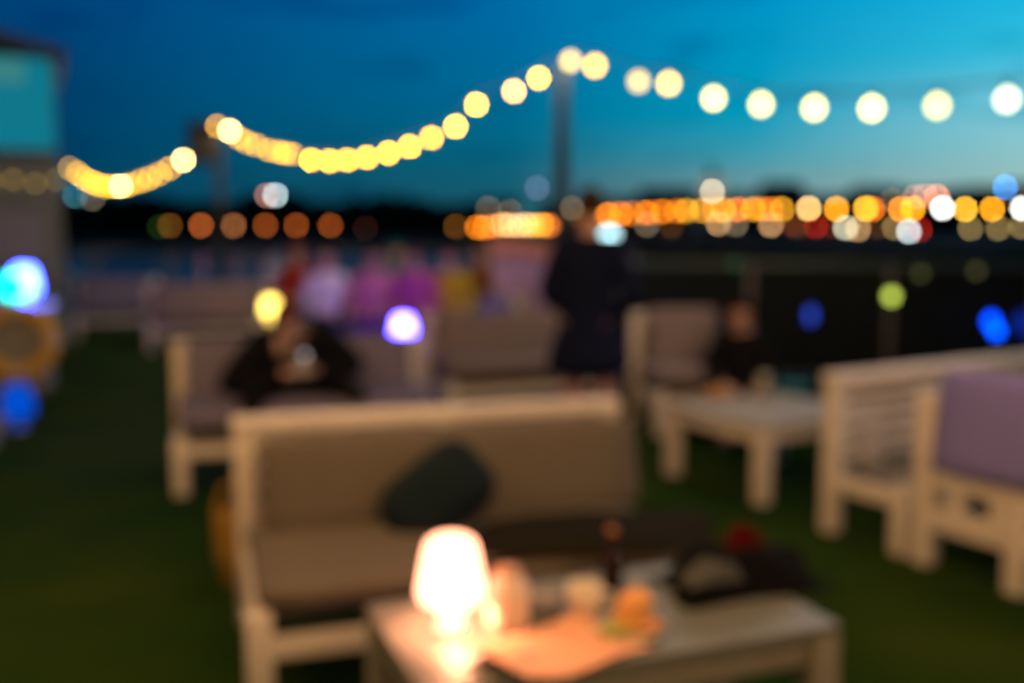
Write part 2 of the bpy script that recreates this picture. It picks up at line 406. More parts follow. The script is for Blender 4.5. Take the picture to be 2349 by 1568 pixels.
for x, y, k, lb in [(1120, 478, 'dbeige', 'dull beige lamp above the left of the packed orange cluster'), (1170, 486, 'dbeige', 'dull beige lamp above the middle of the packed orange cluster'),
                    (1232, 432, 'dviolet', 'dull violet lamp high beside the tall pole'), (1312, 478, 'dbeige', 'dull beige lamp just right of the tall pole'),
                    (612, 449, 'pinkd', 'brownish lamp partly behind the pale grey lamp on the ridge'), (632, 448, 'grey', 'bright pale grey lamp above the wooded ridge'),
                    (172, 450, 'teal', 'faint teal lamp under the left end of the bulb string beside the kiosk'), (212, 456, 'dbeige', 'faint beige lamp under the lowest sag of the left bulb string'),
                    (2306, 430, 'blue', 'round blue light high over the right skyline'), (1634, 440, 'beige', 'soft beige light at the foot of the pale spire'),
                    (2047, 460, 'dbeige', 'dull lamp left of the pink high lamps'), (2100, 452, 'pinkd', 'dim pink lamp above the amber row'), (2122, 450, 'pinkd', 'dim pink lamp touching the brighter pink one'),
                    (2150, 452, 'pink', 'brighter pink lamp directly above the white lamp in the row')]:
    street_lamp(x, y, k, 128 if y < 470 else ZS + 12, lb, 0.5, 'mast light', 'high lights above the shore', 'mast_light')
row = [(1387, 493, 'ob'), (1396, 493, 'oo'), (1424, 492, 'oo'), (1450, 490, 'ob'), (1482, 488, 'oo'), (1496, 488, 'dimo'), (1520, 486, 'oo'), (1552, 485, 'ob'), (1574, 484, 'oy'), (1610, 483, 'oy')]
for i, (x, y, k) in enumerate(row):
    street_lamp(x, y, k, ZS, f'orange promenade lamp, {ORD[i]} from the left in the tight chain right of the standing figure')
row2 = [(1638, 482, 'ob', ''), (1660, 482, 'oy', ''), (1690, 481, 'od', ''), (1702, 480, 'dimo', ''), (1728, 480, 'oy', ''), (1746, 480, 'ob', ''), (1768, 480, 'ob', ''), (1794, 480, 'oy', ''),
        (1855, 479, 'pale', ''), (1919, 480, 'amber', ''), (1986, 479, 'yel', ''), (2002, 480, 'od', ''), (2066, 480, 'o', ''), (2094, 479, 'amber', ''), (2214, 480, 'yel', ''), (2276, 480, 'amber', '')]
for i, (x, y, k, _) in enumerate(row2):
    street_lamp(x, y, k, ZS, f'amber promenade lamp, {ORD[i]} from the left in the loose right hand row')
street_lamp(2162, 478, 'white', ZS - 2, 'white promenade lamp among the amber ones, below the pink light')
street_lamp(2345, 478, 'white', ZS - 2, 'white promenade lamp cut by the right picture edge')
low = [(1484, 516, 'dbeige'), (1648, 513, 'warm'), (1688, 515, 'dbeige'), (1768, 517, 'warm'), (1815, 515, 'dred'), (1872, 520, 'red'), (1906, 520, 'dred'), (1940, 523, 'pgreen'), (1968, 526, 'warm'), (2052, 522, 'olive'),
       (2085, 531, 'cool'), (2110, 526, 'red'), (2226, 524, 'olive'), (2290, 524, 'olive'), (2342, 520, 'olive')]
lown = {'dbeige': 'dull beige', 'warm': 'soft tan', 'dred': 'dark red', 'red': 'red', 'pgreen': 'pale greenish', 'olive': 'olive', 'cool': 'bright cool white'}
for i, (x, y, k) in enumerate(low):
    street_lamp(x, y, k, ZS - 4, f'{lown[k]} quay light, {ORD[i]} from the left in the row under the amber lamps', -0.25, 'quay light', 'low quay lights', 'quay_light')

# ------------------------------------------------------------------ poles
def pole(name, label, base, hgt, r0, r1, m):
    r = thing(name, label, 'pole', base)
    MB().rod((0, 0, 0.02), (0, 0, hgt), r0, r1, 14).build('shaft', m, r, smooth=False)
    MB().lathe([(0, 0.03), (r0 * 2.0, 0.03), (r0 * 2.0, 0.0), (0, 0.0)], 16).build('base_plate', m, r)
    MB().lathe([(0, hgt + 0.03), (r1 * 1.25, hgt + 0.015), (r1 * 1.25, hgt - 0.02), (0, hgt - 0.02)], 14).build('cap', m, r)
    MB().tube([(0, -r1, hgt - 0.12), (0, -r1 - 0.05, hgt - 0.12), (0, -r1 - 0.06, hgt - 0.06)], 0.008).build('hook', m, r)
    return r
ZP = 9.0
ptop = at_y(1290, 152, ZP)
pole_m = mat('galvanised_pole', (0.026, 0.032, 0.038), 0.75, 0.15, 3, spec=0.15)
pole('tall_pole', 'tall grey tapered pole carrying the highest point of the bulb strings', (ptop.x, ZP, 0), ptop.z, 0.105, 0.050, pole_m)
ZQ = 14.3
qtop = at_y(500, 285, ZQ)
pole('slim_pole', 'slim dark pole on the left with a dark loudspeaker near its top', (qtop.x, ZQ, 0), qtop.z, 0.07, 0.05, mat('dull_pole', (0.028, 0.028, 0.025), 0.8, spec=0.15))
sc = at_y(462, 325, ZQ - 0.2)
r = thing('loudspeaker', 'dark boxy loudspeaker mounted near the top of the slim pole', 'loudspeaker', (sc.x, sc.y, sc.z), R(30))
MB().box(-0.17, 0.17, -0.15, 0.15, -0.30, 0.27).build('cabinet', mat('speaker_cabinet', (0.006, 0.005, 0.004), 0.9, spec=0.08), r, bevel=0.03)
MB().lathe([(0.0, 0.0), (0.11, 0.0), (0.125, 0.02), (0.125, 0.0)], 18).build('woofer', black_pl, r).matrix_local = Matrix.Translation((0, -0.152, -0.10)) @ Matrix.Rotation(R(90), 4, 'X')
MB().lathe([(0.0, 0.0), (0.05, 0.0), (0.06, 0.012), (0.06, 0.0)], 14).build('tweeter', black_pl, r).matrix_local = Matrix.Translation((0, -0.152, 0.13)) @ Matrix.Rotation(R(90), 4, 'X')
MB().rod((0.1, 0.1, 0.0), (0.26, 0.26, 0.0), 0.02).build('bracket', metal_grey, r)

# ------------------------------------------------------------------ festoon bulb strings
def bulb_mats(Z, tone, BD):
    return disc_glow(f'bulb_{tone[0]}_{tone[1]}_{tone[2]}_{round(Z)}', tone, BD, Z, 1.3, boost=1.9)
cable_m = mat('black_cable', (0.012, 0.012, 0.012), 0.6)
LIGHT_W = 7.0
def festoon(label, A, B, bulbs, lightcol=(1.0, 0.75, 0.50), lit_w=1.0, BD=0.052):
    """A, B: end points in plan; bulbs: (px, py, tone). The string hangs in the vertical plane through A and B."""
    r = thing('festoon_lights', label, 'string lights', (A.x, A.y, 0), 0, 'festoon bulb strings')
    pts = []
    D = Vector((B.x - A.x, B.y - A.y))
    for px, py, tone in bulbs:
        d = ray(px, py)
        # plan intersection of the ray with the line A + s*D
        det = d.x * (-D.y) + D.x * d.y
        tt = (A.x * (-D.y) + D.x * A.y) / det
        p = Vector((d.x * tt, d.y * tt, H + d.z * tt)); pts.append((p, tone))
    line = [Vector(A)] + [p + Vector((0, 0, BD * 0.5 + 0.055)) for p, _ in pts] + [Vector(B)]
    line.sort(key=lambda q: (q.x - A.x) * D.x + (q.y - A.y) * D.y)
    MB().tube([q - Vector((A.x, A.y, 0)) for q in line], 0.006, 5).build('cable', cable_m, r)
    for p, tone in pts:
        q = p - Vector((A.x, A.y, 0))
        b = MB(); b.lathe([(0, -BD / 2), (BD * 0.28, -BD * 0.41), (BD * 0.47, -BD * 0.16), (BD * 0.5, 0.02 * BD), (BD * 0.44, BD * 0.25), (BD * 0.26, BD * 0.46), (BD * 0.2, BD * 0.56), (0, BD * 0.56)], 16)
        bo = b.build('bulb', bulb_mats((p - cam.location).dot(FWD), tone, BD), r, smooth=True, loc=q)
        MB().rod((0, 0, BD * 0.56), (0, 0, BD * 0.5 + 0.058), 0.015, 0.013, 10).build('socket', black_pl, bo)
        lamp_at(p - Vector((0, 0, BD / 2 + 0.02)), lightcol, LIGHT_W * lit_w)
    return r
def lamp_at(p, c, watts, radius=0.02, name='bulb_light'):
    ld = bpy.data.lights.new(name, 'POINT'); ld.color = c; ld.energy = watts; ld.shadow_soft_size = radius
    lo = bpy.data.objects.new(name, ld); lo.location = p; col.objects.link(lo); return lo
W1, W2, W3, P1, D1, F1, F2, FD, FP = (255, 252, 235), (255, 240, 168), (255, 234, 112), (255, 224, 74), (244, 204, 110), (172, 126, 10), (172, 122, 4), (116, 88, 20), (252, 230, 160)
F3 = (250, 196, 30); D2 = (254, 214, 122)
_unused = (255, 252, 235), (255, 243, 195), (255, 236, 150), (255, 234, 130), (238, 202, 128), (255, 214, 62), (255, 206, 30), (190, 150, 50), (255, 240, 190)
ptop_s = at_y(1306, 128, ZP - 0.12)
B_end = at_y(2420, 190, 4.75)
festoon('string of large pale bulbs sagging from the tall pole towards the right picture edge', Vector((ptop_s.x, ptop_s.y, ptop_s.z)), B_end,
        [(1309, 141, D1), (1365, 152, P1), (1465, 188, D1), (1534, 193, W3), (1637, 227, W2), (1746, 241, W2), (1868, 249, W2), (2000, 250, W2), (2150, 244, W2), (2310, 230, W1)], BD=0.078)
qtop_s = at_y(497, 272, ZQ - 0.1)
festoon('long string of yellow bulbs sagging between the slim left pole and the tall pole', qtop_s, Vector((ptop_s.x - 0.02, ptop_s.y, ptop_s.z)),
        [(498, 290, F2), (527, 301, FP), (547, 316, F1), (566, 327, F1), (588, 334, F1), (617, 345, F1), (640, 350, F1), (655, 352, F1), (671, 354, F1), (714, 368, F3), (757, 370, F3), (797, 368, F3), (842, 362, F3),
         (891, 352, F3), (940, 337, F3), (990, 317, F3), (1045, 291, P1), (1093, 241, P1), (1179, 210, D2), (1236, 180, P1)], lit_w=1.0)
tend = at_y(128, 362, 19.5)
festoon('short string of small yellow bulbs sagging between the kiosk and the slim left pole', tend, at_y(452, 352, ZQ),
        [(160, 386, FD), (178, 398, F2), (195, 410, F1), (212, 419, F1), (226, 425, F1), (242, 428, F1), (258, 429, F2), (277, 428, FP), (296, 425, F2), (320, 418, F1), (343, 410, F1), (366, 400, F2), (390, 387, F2), (421, 368, FP)], lit_w=1.0)
# right string goes on outside the frame; two more are added to light near furniture
def overhead(label, A, B, n, watts, sag=0.35, BD=0.06, colr=(1.0, 0.545, 0.20)):
    r = thing('festoon_lights', label, 'string lights', (A.x, A.y, 0), 0, 'festoon bulb strings')
    line = []
    for i in range(n + 1):
        s = i / n; p = A.lerp(B, s); p.z -= sag * 4 * s * (1 - s); line.append(p)
    MB().tube([q - Vector((A.x, A.y, 0)) for q in line], 0.006, 5).build('cable', cable_m, r)
    for p in line[:-1]:
        q = p - Vector((A.x, A.y, 0)) - Vector((0, 0, 0.085))
        b = MB(); b.lathe([(0, -BD / 2), (BD * 0.28, -BD * 0.41), (BD * 0.5, 0), (BD * 0.26, BD * 0.46), (0, BD * 0.56)], 16)
        bo = b.build('bulb', glow('bulb_overhead', (1, 0.7, 0.3), 14), r, smooth=True, loc=q)
        MB().rod((0, 0, BD * 0.56), (0, 0, BD * 0.5 + 0.058), 0.015, 0.013, 10).build('socket', black_pl, bo)
        lamp_at(p - Vector((0, 0, 0.085 + BD / 2 + 0.02)), colr, watts)
overhead('bulb string running overhead behind the viewer on the right', B_end, Vector((3.2, -2.6, 3.0)), 9, 9.5, colr=(1.0, 0.66, 0.46))
overhead('added bulb string crossing high above the nearest bench, outside the picture', Vector((-3.6, 4.9, 3.3)), Vector((3.2, 0.2, 2.95)), 12, 25.0, 0.25)
overhead('added unseen bulb string running overhead behind the viewer on the left', Vector((-3.6, 2.2, 3.1)), Vector((3.1, -2.7, 3.0)), 12, 27.0)

# ------------------------------------------------------------------ furniture
def cushion_mb(w_, d_, t_, puff=0.012, nx=14, ny=8, rad=0.045):
    """soft rounded slab centred at the origin, bottom at z=0"""
    q = MB(); q.box(-w_ / 2, w_ / 2, -d_ / 2, d_ / 2, 0, t_)
    bmesh.ops.subdivide_edges(q.bm, edges=q.bm.edges[:], cuts=9, use_grid_fill=True)
    for v in q.bm.verts:
        x, y, z = v.co
        zc = z - t_ / 2
        ex = max(0, abs(x) - (w_ / 2 - rad)) / rad; ey = max(0, abs(y) - (d_ / 2 - rad)) / rad; ez = max(0, abs(zc) - (t_ / 2 - rad)) / rad if t_ > 2 * rad else abs(zc) / (t_ / 2)
        l = math.sqrt(ex * ex + ey * ey + ez * ez)
        if l > 1:
            if ex: x = math.copysign(w_ / 2 - rad + ex / l * rad, x)
            if ey: y = math.copysign(d_ / 2 - rad + ey / l * rad, y)
            if ez: zc = math.copysign(max(0, t_ / 2 - rad) + ez / l * min(rad, t_ / 2), zc)
        bul = (1 - (2 * x / w_) ** 2) * (1 - (2 * y / d_) ** 2)
        zc += math.copysign(puff * bul, zc) + 0.003 * math.sin(x * 23 + y * 17)
        v.co = (x, y, zc + t_ / 2)
    return q

def lounge_bench(label, cat, RL, th, wd, dp, fab, back=True, frame=white, frameV=whiteV, slats=True, back_shift=0.0, seat_t=0.115, back_z=0.570, back_h=0.36, fr_z=0.215, group='cream painted lounge benches', seat_cushion=True, name='lounge_bench', bh=0.80):
    c = RL + U(th) * wd / 2 - V(th) * dp / 2
    r = thing(name, label, cat, (c.x, c.y, 0), th, group)
    x, y = wd / 2, dp / 2; e = 0.08
    for s in (-1, 1):
        MB().box(min(s * x, s * (x - e)), max(s * x, s * (x - e)), -y, -y + e, 0, 0.334).build('leg', frameV, r, bevel=0.006)
        MB().box(min(s * x, s * (x - e)), max(s * x, s * (x - e)), y - e, y, 0, bh - 0.055).build('post', frameV, r, bevel=0.006)
        MB().box(s * (x - 0.04) - 0.022, s * (x - 0.04) + 0.022, -y + e, y - e, 0.215, 0.295).build('side_rail', frame, r, bevel=0.005)
    MB().box(-x + e, x - e, -y + 0.014, -y + 0.064, fr_z, fr_z + 0.065).build('front_rail', frame, r, bevel=0.005)
    MB().box(-x + e, x - e, y - 0.064, y - 0.014, 0.215, 0.285).build('rear_rail', frame, r, bevel=0.005)
    q = MB(); n = int((wd - 2 * e) / 0.11)
    for i in range(n):
        xx = -x + e + (i + 0.5) * (wd - 2 * e) / n
        q.box(xx - 0.045, xx + 0.045, -y + 0.17, y - 0.12, 0.306, 0.326)
    q.box(-x + e, x - e, -y + 0.18, -y + 0.21, 0.255, 0.304); q.box(-x + e, x - e, y - 0.14, y - 0.11, 0.255, 0.304)
    q.build('seat_slats', slat_m, r)
    MB().box(-x - 0.006, x + 0.006, y - 0.092, y + 0.008, bh - 0.055, bh).build('top_rail', frame, r, bevel=0.01)
    q = MB()
    for i in range(5):
        z = 0.33 + i * (bh - 0.055 - 0.33) / 5 + 0.012
        q.box(-x + e, x - e, y - 0.052, y - 0.026, z, z + 0.055)
    q.build('back_slats', frame, r, bevel=0.003)
    if seat_cushion:
        cs = cushion_mb(wd - 2 * 0.035, dp - 0.10, seat_t, rad=min(0.045, seat_t / 2)); o = cs.build('seat_cushion', fab, r, smooth=True, loc=(0, -0.045, 0.372 if seat_t > 0.1 else 0.338))
    if back:
        cb = cushion_mb(wd - 2 * e - 0.03 + 2 * back_shift, back_h, 0.12)
        o = cb.build('back_cushion', fab, r, smooth=True)
        o.matrix_local = Matrix.Translation((back_shift, y - 0.20 + (back_z - 0.57) * 0.2, back_z)) @ Matrix.Rotation(R(78), 4, 'X') @ Matrix.Translation((0, 0, -0.05))
    return r

def table(label, name, c, th, L_, W_, h, m_top, m_leg, leg=0.08, inset=0.0, group='cream painted low tables', nsl=None, cat='coffee table'):
    r = thing(name, label, cat, (c[0], c[1], 0), th, group)
    q = MB(); n = nsl or max(4, int(W_ / 0.085)); sw = W_ / n
    for i in range(n): q.box(-L_ / 2, L_ / 2, -W_ / 2 + i * sw + 0.003, -W_ / 2 + (i + 1) * sw - 0.003, h - 0.028, h)
    q.build('tabletop', m_top, r, bevel=0.003)
    for sx in (-1, 1):
        for sy in (-1, 1):
            xa, ya = sx * (L_ / 2 - inset - leg / 2), sy * (W_ / 2 - inset - leg / 2)
            MB().box(xa - leg / 2, xa + leg / 2, ya - leg / 2, ya + leg / 2, 0, h - 0.030).build('leg', m_leg, r, bevel=0.005)
    for s in (-1, 1):
        ya = s * (W_ / 2 - inset - leg / 2); MB().box(-L_ / 2 + inset + leg, L_ / 2 - inset - leg, ya - 0.02, ya + 0.02, h - 0.105, h - 0.032).build('apron', m_leg, r, bevel=0.003)
        xa = s * (L_ / 2 - inset - leg / 2); MB().box(xa - 0.02, xa + 0.02, -W_ / 2 + inset + leg, W_ / 2 - inset - leg, h - 0.105, h - 0.032).build('apron', m_leg, r, bevel=0.003)
    return r

# front bench
RL1 = at_h(533, 955, 0.80); RL1.z = 0
RL1 = Vector((RL1.x, RL1.y, 0))
FL1 = at_h(562, 1398, 0.365); FL1.z = 0
dv1 = RL1 - FL1; TH1 = math.atan2(-dv1.x, dv1.y); dp1 = dv1.length
RR = ray(1402, 925); k_ = (RL1.x * RR.y - RL1.y * RR.x) / (U(TH1).y * RR.x - U(TH1).x * RR.y)
print('BENCH1', RL1, FL1, math.degrees(TH1), dp1, k_)
bench1 = lounge_bench('nearest cream bench with taupe cushions, facing the viewer behind the glowing table lamp', 'bench', RL1, TH1, k_, dp1, taupe, back_shift=0.055, seat_t=0.085, fr_z=0.185)
# table with the lamp
TA, TC = at_h(838, 1386, 0.5), at_h(1930, 1432, 0.5)
TT = R(21); d = TC - TA; tl, tw = d.dot(U(TT)), -d.dot(V(TT)); tcen = (TA + TC) / 2
table('low slatted table in front carrying the lit peach lamp', 'coffee_table', tcen, TT, tl, tw, 0.5, tabletop_m, table_leg_m)

# mid bench with the dark-clothed sitter
FL2 = at_h(415, 1136); RL2 = at_h(408, 782, 0.80); RL2.z = 0
dp2 = (Vector((RL2.x, RL2.y, 0)) - FL2).length
TH2 = math.atan2(-(RL2.x - FL2.x), RL2.y - FL2.y)
lounge_bench('cream bench with grey cushions tinted mauve where the black clad sitter looks at a phone', 'bench', Vector((RL2.x - 0.04 * math.cos(TH2), RL2.y, 0)), TH2, 1.60, dp2 + 0.05, mauve, back_z=0.625, back_h=0.40)
# farther benches
def RLat(px, Z): p = at_y(px, 600, Z); return Vector((p.x, p.y, 0))
lounge_bench('pale bench half hidden left of the standing figure, beyond the violet lamp', 'bench', RLat(962, 8.3), TH, 1.45, 0.78, pinkgrey, back_shift=0.05, back_z=0.625, back_h=0.40)
lounge_bench('single rose grey armchair just right of the standing figure', 'armchair', RLat(1446, 7.9), R(8), 0.62, 0.75, pinkgrey, back_shift=0.07, back_z=0.67, back_h=0.46, name='lounge_chair', bh=0.86, group='cream painted lounge chairs')
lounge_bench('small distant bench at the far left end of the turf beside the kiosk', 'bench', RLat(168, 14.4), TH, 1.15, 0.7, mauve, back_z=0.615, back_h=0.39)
lounge_bench('distant bench in the left background behind the yellow lamp', 'bench', RLat(330, 13.0), TH, 1.60, 0.75, pinkgrey, back_z=0.615, back_h=0.39)
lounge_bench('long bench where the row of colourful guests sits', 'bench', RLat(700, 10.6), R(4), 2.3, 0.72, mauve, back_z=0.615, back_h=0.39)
lounge_bench('rearmost bench behind the colourful guests, by the water railing', 'bench', RLat(610, 12.9), R(3), 3.0, 0.72, pinkgrey, back_z=0.615, back_h=0.39)
# right: slatted bench seen from its open end, and the plum tinted seat in front of it
P1c, P2c, P3c = at_h(1905, 1218), at_h(2118, 1290), at_h(2338, 1360)
pd = (P3c - P1c).normalized(); THR = math.atan2(pd.x, -pd.y)
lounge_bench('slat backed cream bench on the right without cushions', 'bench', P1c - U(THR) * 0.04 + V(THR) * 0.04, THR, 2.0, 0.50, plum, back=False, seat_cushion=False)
def tinted_seat():
    wd, dp, e = 1.25, 0.78, 0.09
    r = thing('lounge_chair', 'cream framed seat with a big grey cushion tinted plum cut by the right picture edge', 'armchair', P2c, math.atan2(pd.y, pd.x), 'cream painted lounge chairs')
    # local x runs along the row of legs, local y away from the viewer side
    s3 = (P3c - P2c).length
    MB().box(-e / 2, e / 2, -e / 2, e / 2, 0, 0.79).build('post', whiteV, r, bevel=0.006)
    MB().box(wd - e / 2, wd + e / 2, -e / 2, e / 2, 0, 0.79).build('post', whiteV, r, bevel=0.006)
    MB().box(s3 - e / 2, s3 + e / 2, -e / 2, e / 2, 0, 0.36).build('leg', whiteV, r, bevel=0.006)
    for x in (0, wd): MB().box(x - e / 2, x + e / 2, dp - e, dp, 0, 0.36).build('leg', whiteV, r, bevel=0.006)
    MB().box(e / 2, s3 - e / 2, -0.03, 0.03, 0.17, 0.27).build('stretcher', white, r, bevel=0.005)
    MB().box(s3 + e / 2, wd - e / 2, -0.03, 0.03, 0.17, 0.27).build('stretcher', white, r, bevel=0.005)
    MB().box(e / 2, wd - e / 2, -0.02, 0.035, 0.362, 0.43).build('seat_rail', white, r, bevel=0.005)
    for i in range(6): MB().box(0.12 + i * 0.20, 0.19 + i * 0.20, -0.015, 0.02, 0.273, 0.360).build('spindle', white, r)
    for x in (0, wd): MB().box(x - 0.025, x + 0.025, e / 2, dp - e, 0.20, 0.29).build('side_rail', white, r, bevel=0.005)
    q = MB()
    for i in range(8): q.box(0.02, wd - 0.02, 0.06 + i * 0.085, 0.12 + i * 0.085, 0.335, 0.358)
    q.build('seat_slats', greyed, r)
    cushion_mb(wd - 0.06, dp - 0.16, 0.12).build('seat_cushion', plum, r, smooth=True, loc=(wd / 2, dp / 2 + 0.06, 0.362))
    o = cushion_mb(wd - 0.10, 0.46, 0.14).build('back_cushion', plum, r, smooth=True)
    o.matrix_local = Matrix.Translation((wd / 2, 0.02, 0.67)) @ Matrix.Rotation(R(82), 4, 'X') @ Matrix.Translation((0, 0, -0.07))
tinted_seat()
# right coffee table
L1c, L2c = at_h(1542, 1088), at_h(1745, 1156)
dd = (L2c - L1c); tw2 = dd.length + 0.08; ang = math.atan2(dd.x, -dd.y)
cen = (L1c + L2c) / 2 + U(ang) * 0.44
table('square low table on the right with plates on it', 'coffee_table', cen, ang, 0.95, tw2, 0.44, greyed, whiteV)
table('small low table carrying the violet lamp behind the black clad sitter', 'side_table', RLat(872, 9.0), TH, 0.62, 0.55, 0.45, mat('mauve_tabletop', (0.40, 0.36, 0.42), 0.5), whiteV, leg=0.06, cat='side table')
table('small distant low table carrying the yellow lamp', 'side_table', RLat(622, 12.0), TH, 0.5, 0.5, 0.42, greyed, whiteV, leg=0.06, cat='side table')

# ------------------------------------------------------------------ glowing table lamps
def table_lamp(label, p, colr, strength, s=1.0, group='glowing table lamps', stem_gain=1.0):
    r = thing('table_lamp', label, 'table lamp', p, 0, group); r.scale = (s, s, s)
    key = f'lamp_{colr}_{strength}'
    g = glow(key, colr, strength, True); g2 = glow(key + '_stem', colr, strength * 0.8 * stem_gain, True)
    MB().lathe([(0.072, 0.083), (0.086, 0.092), (0.0945, 0.108), (0.0955, 0.122), (0.093, 0.14), (0.084, 0.19), (0.074, 0.240), (0.066, 0.260), (0.048, 0.271), (0.02, 0.275), (0, 0.2755)], 36).build('lamp_shade', g, r, smooth=True)
    MB().lathe([(0.030, 0.083), (0.034, 0.05), (0.040, 0.022), (0.040, 0.010)], 28).build('stem', g2, r, smooth=True)
    MB().lathe([(0, 0.0), (0.046, 0.0), (0.049, 0.005), (0.046, 0.0095), (0, 0.0098)], 28).build('base', mat('lamp_base_white', (0.7, 0.68, 0.65), 0.4), r, smooth=True)
    return r
LP = at_h(1036, 1448, 0.5)
table_lamp('peach white glowing lamp with tapered shade on the nearest table', (LP.x, LP.y, 0.501), (1.0, 0.38, 0.22), 6.0, 0.89)
lamp_at((LP.x, LP.y, 0.501 + 0.098), (1.0, 0.34, 0.165), 21.0, 0.03, 'lamp_bulb')
v = at_y(925, 742, 9.0)
table_lamp('violet glowing lamp on the small table behind the black clad sitter', (v.x, 9.0, 0.452), (0.050, 0.036, 1.0), 85.0, 1.0)
lamp_at((v.x, 9.0, 0.452 + 0.14), (0.40, 0.16, 1.0), 45.0, 0.025, 'lamp_bulb')
v = at_y(620, 697, 12.0)
table_lamp('yellow glowing lamp standing alone in the left background', (v.x, 12.0, 0.422), (1.0, 0.68, 0.12), 7.0, 1.0)

# ------------------------------------------------------------------ things on the nearest table
def on_table(px, py, z=0.5): p = at_h(px, py, z); return Vector((p.x, p.y, z + 0.001))
frost = mat('frosted_glass', (0.80, 0.62, 0.50), 0.5)
p = on_table(1166, 1440)
r = thing('candle_jar', 'tall frosted jar glowing peach just right of the lamp', 'jar', p)
MB().lathe([(0, 0), (0.046, 0), (0.052, 0.01), (0.053, 0.07), (0.050, 0.115), (0.036, 0.135), (0.033, 0.142), (0.029, 0.142), (0.030, 0.13), (0.044, 0.11), (0.047, 0.02), (0, 0.012)], 26).build('jar_body', frost, r, smooth=True)
MB().lathe([(0, 0.158), (0.030, 0.156), (0.034, 0.144), (0, 0.1435)], 22).build('stopper', mat('jar_stopper', (0.6, 0.32, 0.2), 0.5), r, smooth=True)
p = on_table(1340, 1418)
r = thing('cup', 'small round cream cup in the middle of the nearest table', 'cup', p)
MB().lathe([(0, 0), (0.026, 0), (0.030, 0.006), (0.044, 0.035), (0.048, 0.065), (0.045, 0.088), (0.041, 0.088), (0.043, 0.065), (0.039, 0.036), (0, 0.012)], 24).build('cup_body', mat('cream_ceramic', (0.72, 0.62, 0.50), 0.35), r, smooth=True)
MB().tube([(0.046, 0, 0.07), (0.068, 0, 0.066), (0.07, 0, 0.042), (0.044, 0, 0.032)], 0.006, 6).build('handle', mat('cream_ceramic', (0.72, 0.62, 0.50), 0.35), r, smooth=True)
p = on_table(1240, 1400)
r = thing('ashtray', 'low grey glass dish between the frosted jar and the cream cup', 'dish', p)
MB().lathe([(0, 0), (0.05, 0), (0.062, 0.03), (0.058, 0.034), (0.046, 0.012), (0, 0.010)], 20).build('dish_body', mat('grey_glass', (0.22, 0.20, 0.20), 0.25), r, smooth=True)
p = on_table(1404, 1352)
r = thing('bottle', 'dark brown bottle with an amber glint at its mouth', 'bottle', p)
MB().lathe([(0, 0), (0.029, 0), (0.031, 0.006), (0.031, 0.085), (0.026, 0.105), (0.014, 0.125), (0.0125, 0.155), (0.015, 0.158), (0.015, 0.168), (0.010, 0.168), (0, 0.160)], 22).build('bottle_glass', mat('brown_bottle', (0.012, 0.003, 0.002), 0.12), r, smooth=True)
MB().lathe([(0, 0.178), (0.014, 0.177), (0.0155, 0.169), (0.0155, 0.165)], 16).build('cap', mat('bronze_cap', (0.45, 0.18, 0.05), 0.3, metallic=0.8), r, smooth=True)
# plate with food wrapped in yellow paper
p = on_table(1440, 1452)
r = thing('snack_plate', 'plate with an orange wrapped snack and green garnish right of the cup', 'plate of food', p, R(15))
MB().lathe([(0, 0), (0.05, 0), (0.085, 0.012), (0.083, 0.016), (0.05, 0.006), (0, 0.006)], 26).build('plate', mat('cream_plate', (0.62, 0.54, 0.40), 0.35), r, smooth=True)
q = MB(); q.lathe([(0, 0.010), (0.042, 0.012), (0.050, 0.045), (0.040, 0.085), (0.020, 0.108), (0, 0.112)], 11)
for vv in q.bm.verts: vv.co = (vv.co.x * (1 + 0.12 * math.sin(vv.co.z * 90)) + vv.co.z * 0.25, vv.co.y * (1 + 0.1 * math.cos(vv.co.z * 70)), vv.co.z)
q.build('wrapper', mat('orange_paper', (0.74, 0.34, 0.09), 0.7, 0.3, 20), r)
q = MB()
for k in range(14):
    a = k * 2.4; q.ball((-0.045 + 0.022 * math.cos(a), -0.025 + 0.020 * math.sin(a), 0.016 + 0.006 * (k % 3)), 0.014, 7, 5, (1.3, 0.9, 0.5))
q.build('garnish', mat('lettuce', (0.34, 0.36, 0.06), 0.6, 0.3, 30), r)
q = MB(); q.ball((0.045, -0.035, 0.026), 0.03, 10, 7, (1.3, 0.8, 0.65)); q.build('bun', mat('toasted_bun', (0.65, 0.28, 0.10), 0.6, 0.3, 30), r, smooth=True)
# napkin with a curled near edge
nap = MB(); nx, ny = 22, 18
o0 = on_table(1275, 1496)
ud, vd = U(R(38)), V(R(38))
grid = []
for j in range(ny + 1):
    rowv = []
    for i in range(nx + 1):
        a, bb = (i / nx - 0.5) * 0.38, (j / ny - 0.5) * 0.25
        z = 0.006 + 0.004 * math.sin(i * 0.5) * math.cos(j * 0.45) ** 2
        if i < 7: z += 0.030 * ((7 - i) / 7) ** 2
        if i > 17 and j > 10: z += 0.018 * ((i - 17) / 5) * ((j - 10) / 8)
        rowv.append(nap.bm.verts.new(Vector((a, bb, max(z, 0.004)))))
    grid.append(rowv)
for j in range(ny):
    for i in range(nx): nap.bm.faces.new((grid[j][i], grid[j][i + 1], grid[j + 1][i + 1], grid[j + 1][i]))
no = nap.build('napkin', mat('peach_paper', (0.80, 0.40, 0.24), 0.8, 0.08, 5), smooth=True, loc=(o0.x, o0.y, 0.502))
no.rotation_euler = (0, 0, R(38))
tag(no, 'peach paper napkin with a curled edge lying before the lamp', 'napkin')
p = on_table(1172, 1530)
r = thing('spoon', 'small metal spoon lying in the shade of the curled napkin', 'spoon', p, R(50))
steel = mat('steel_cutlery', (0.5, 0.45, 0.42), 0.3, metallic=0.9)
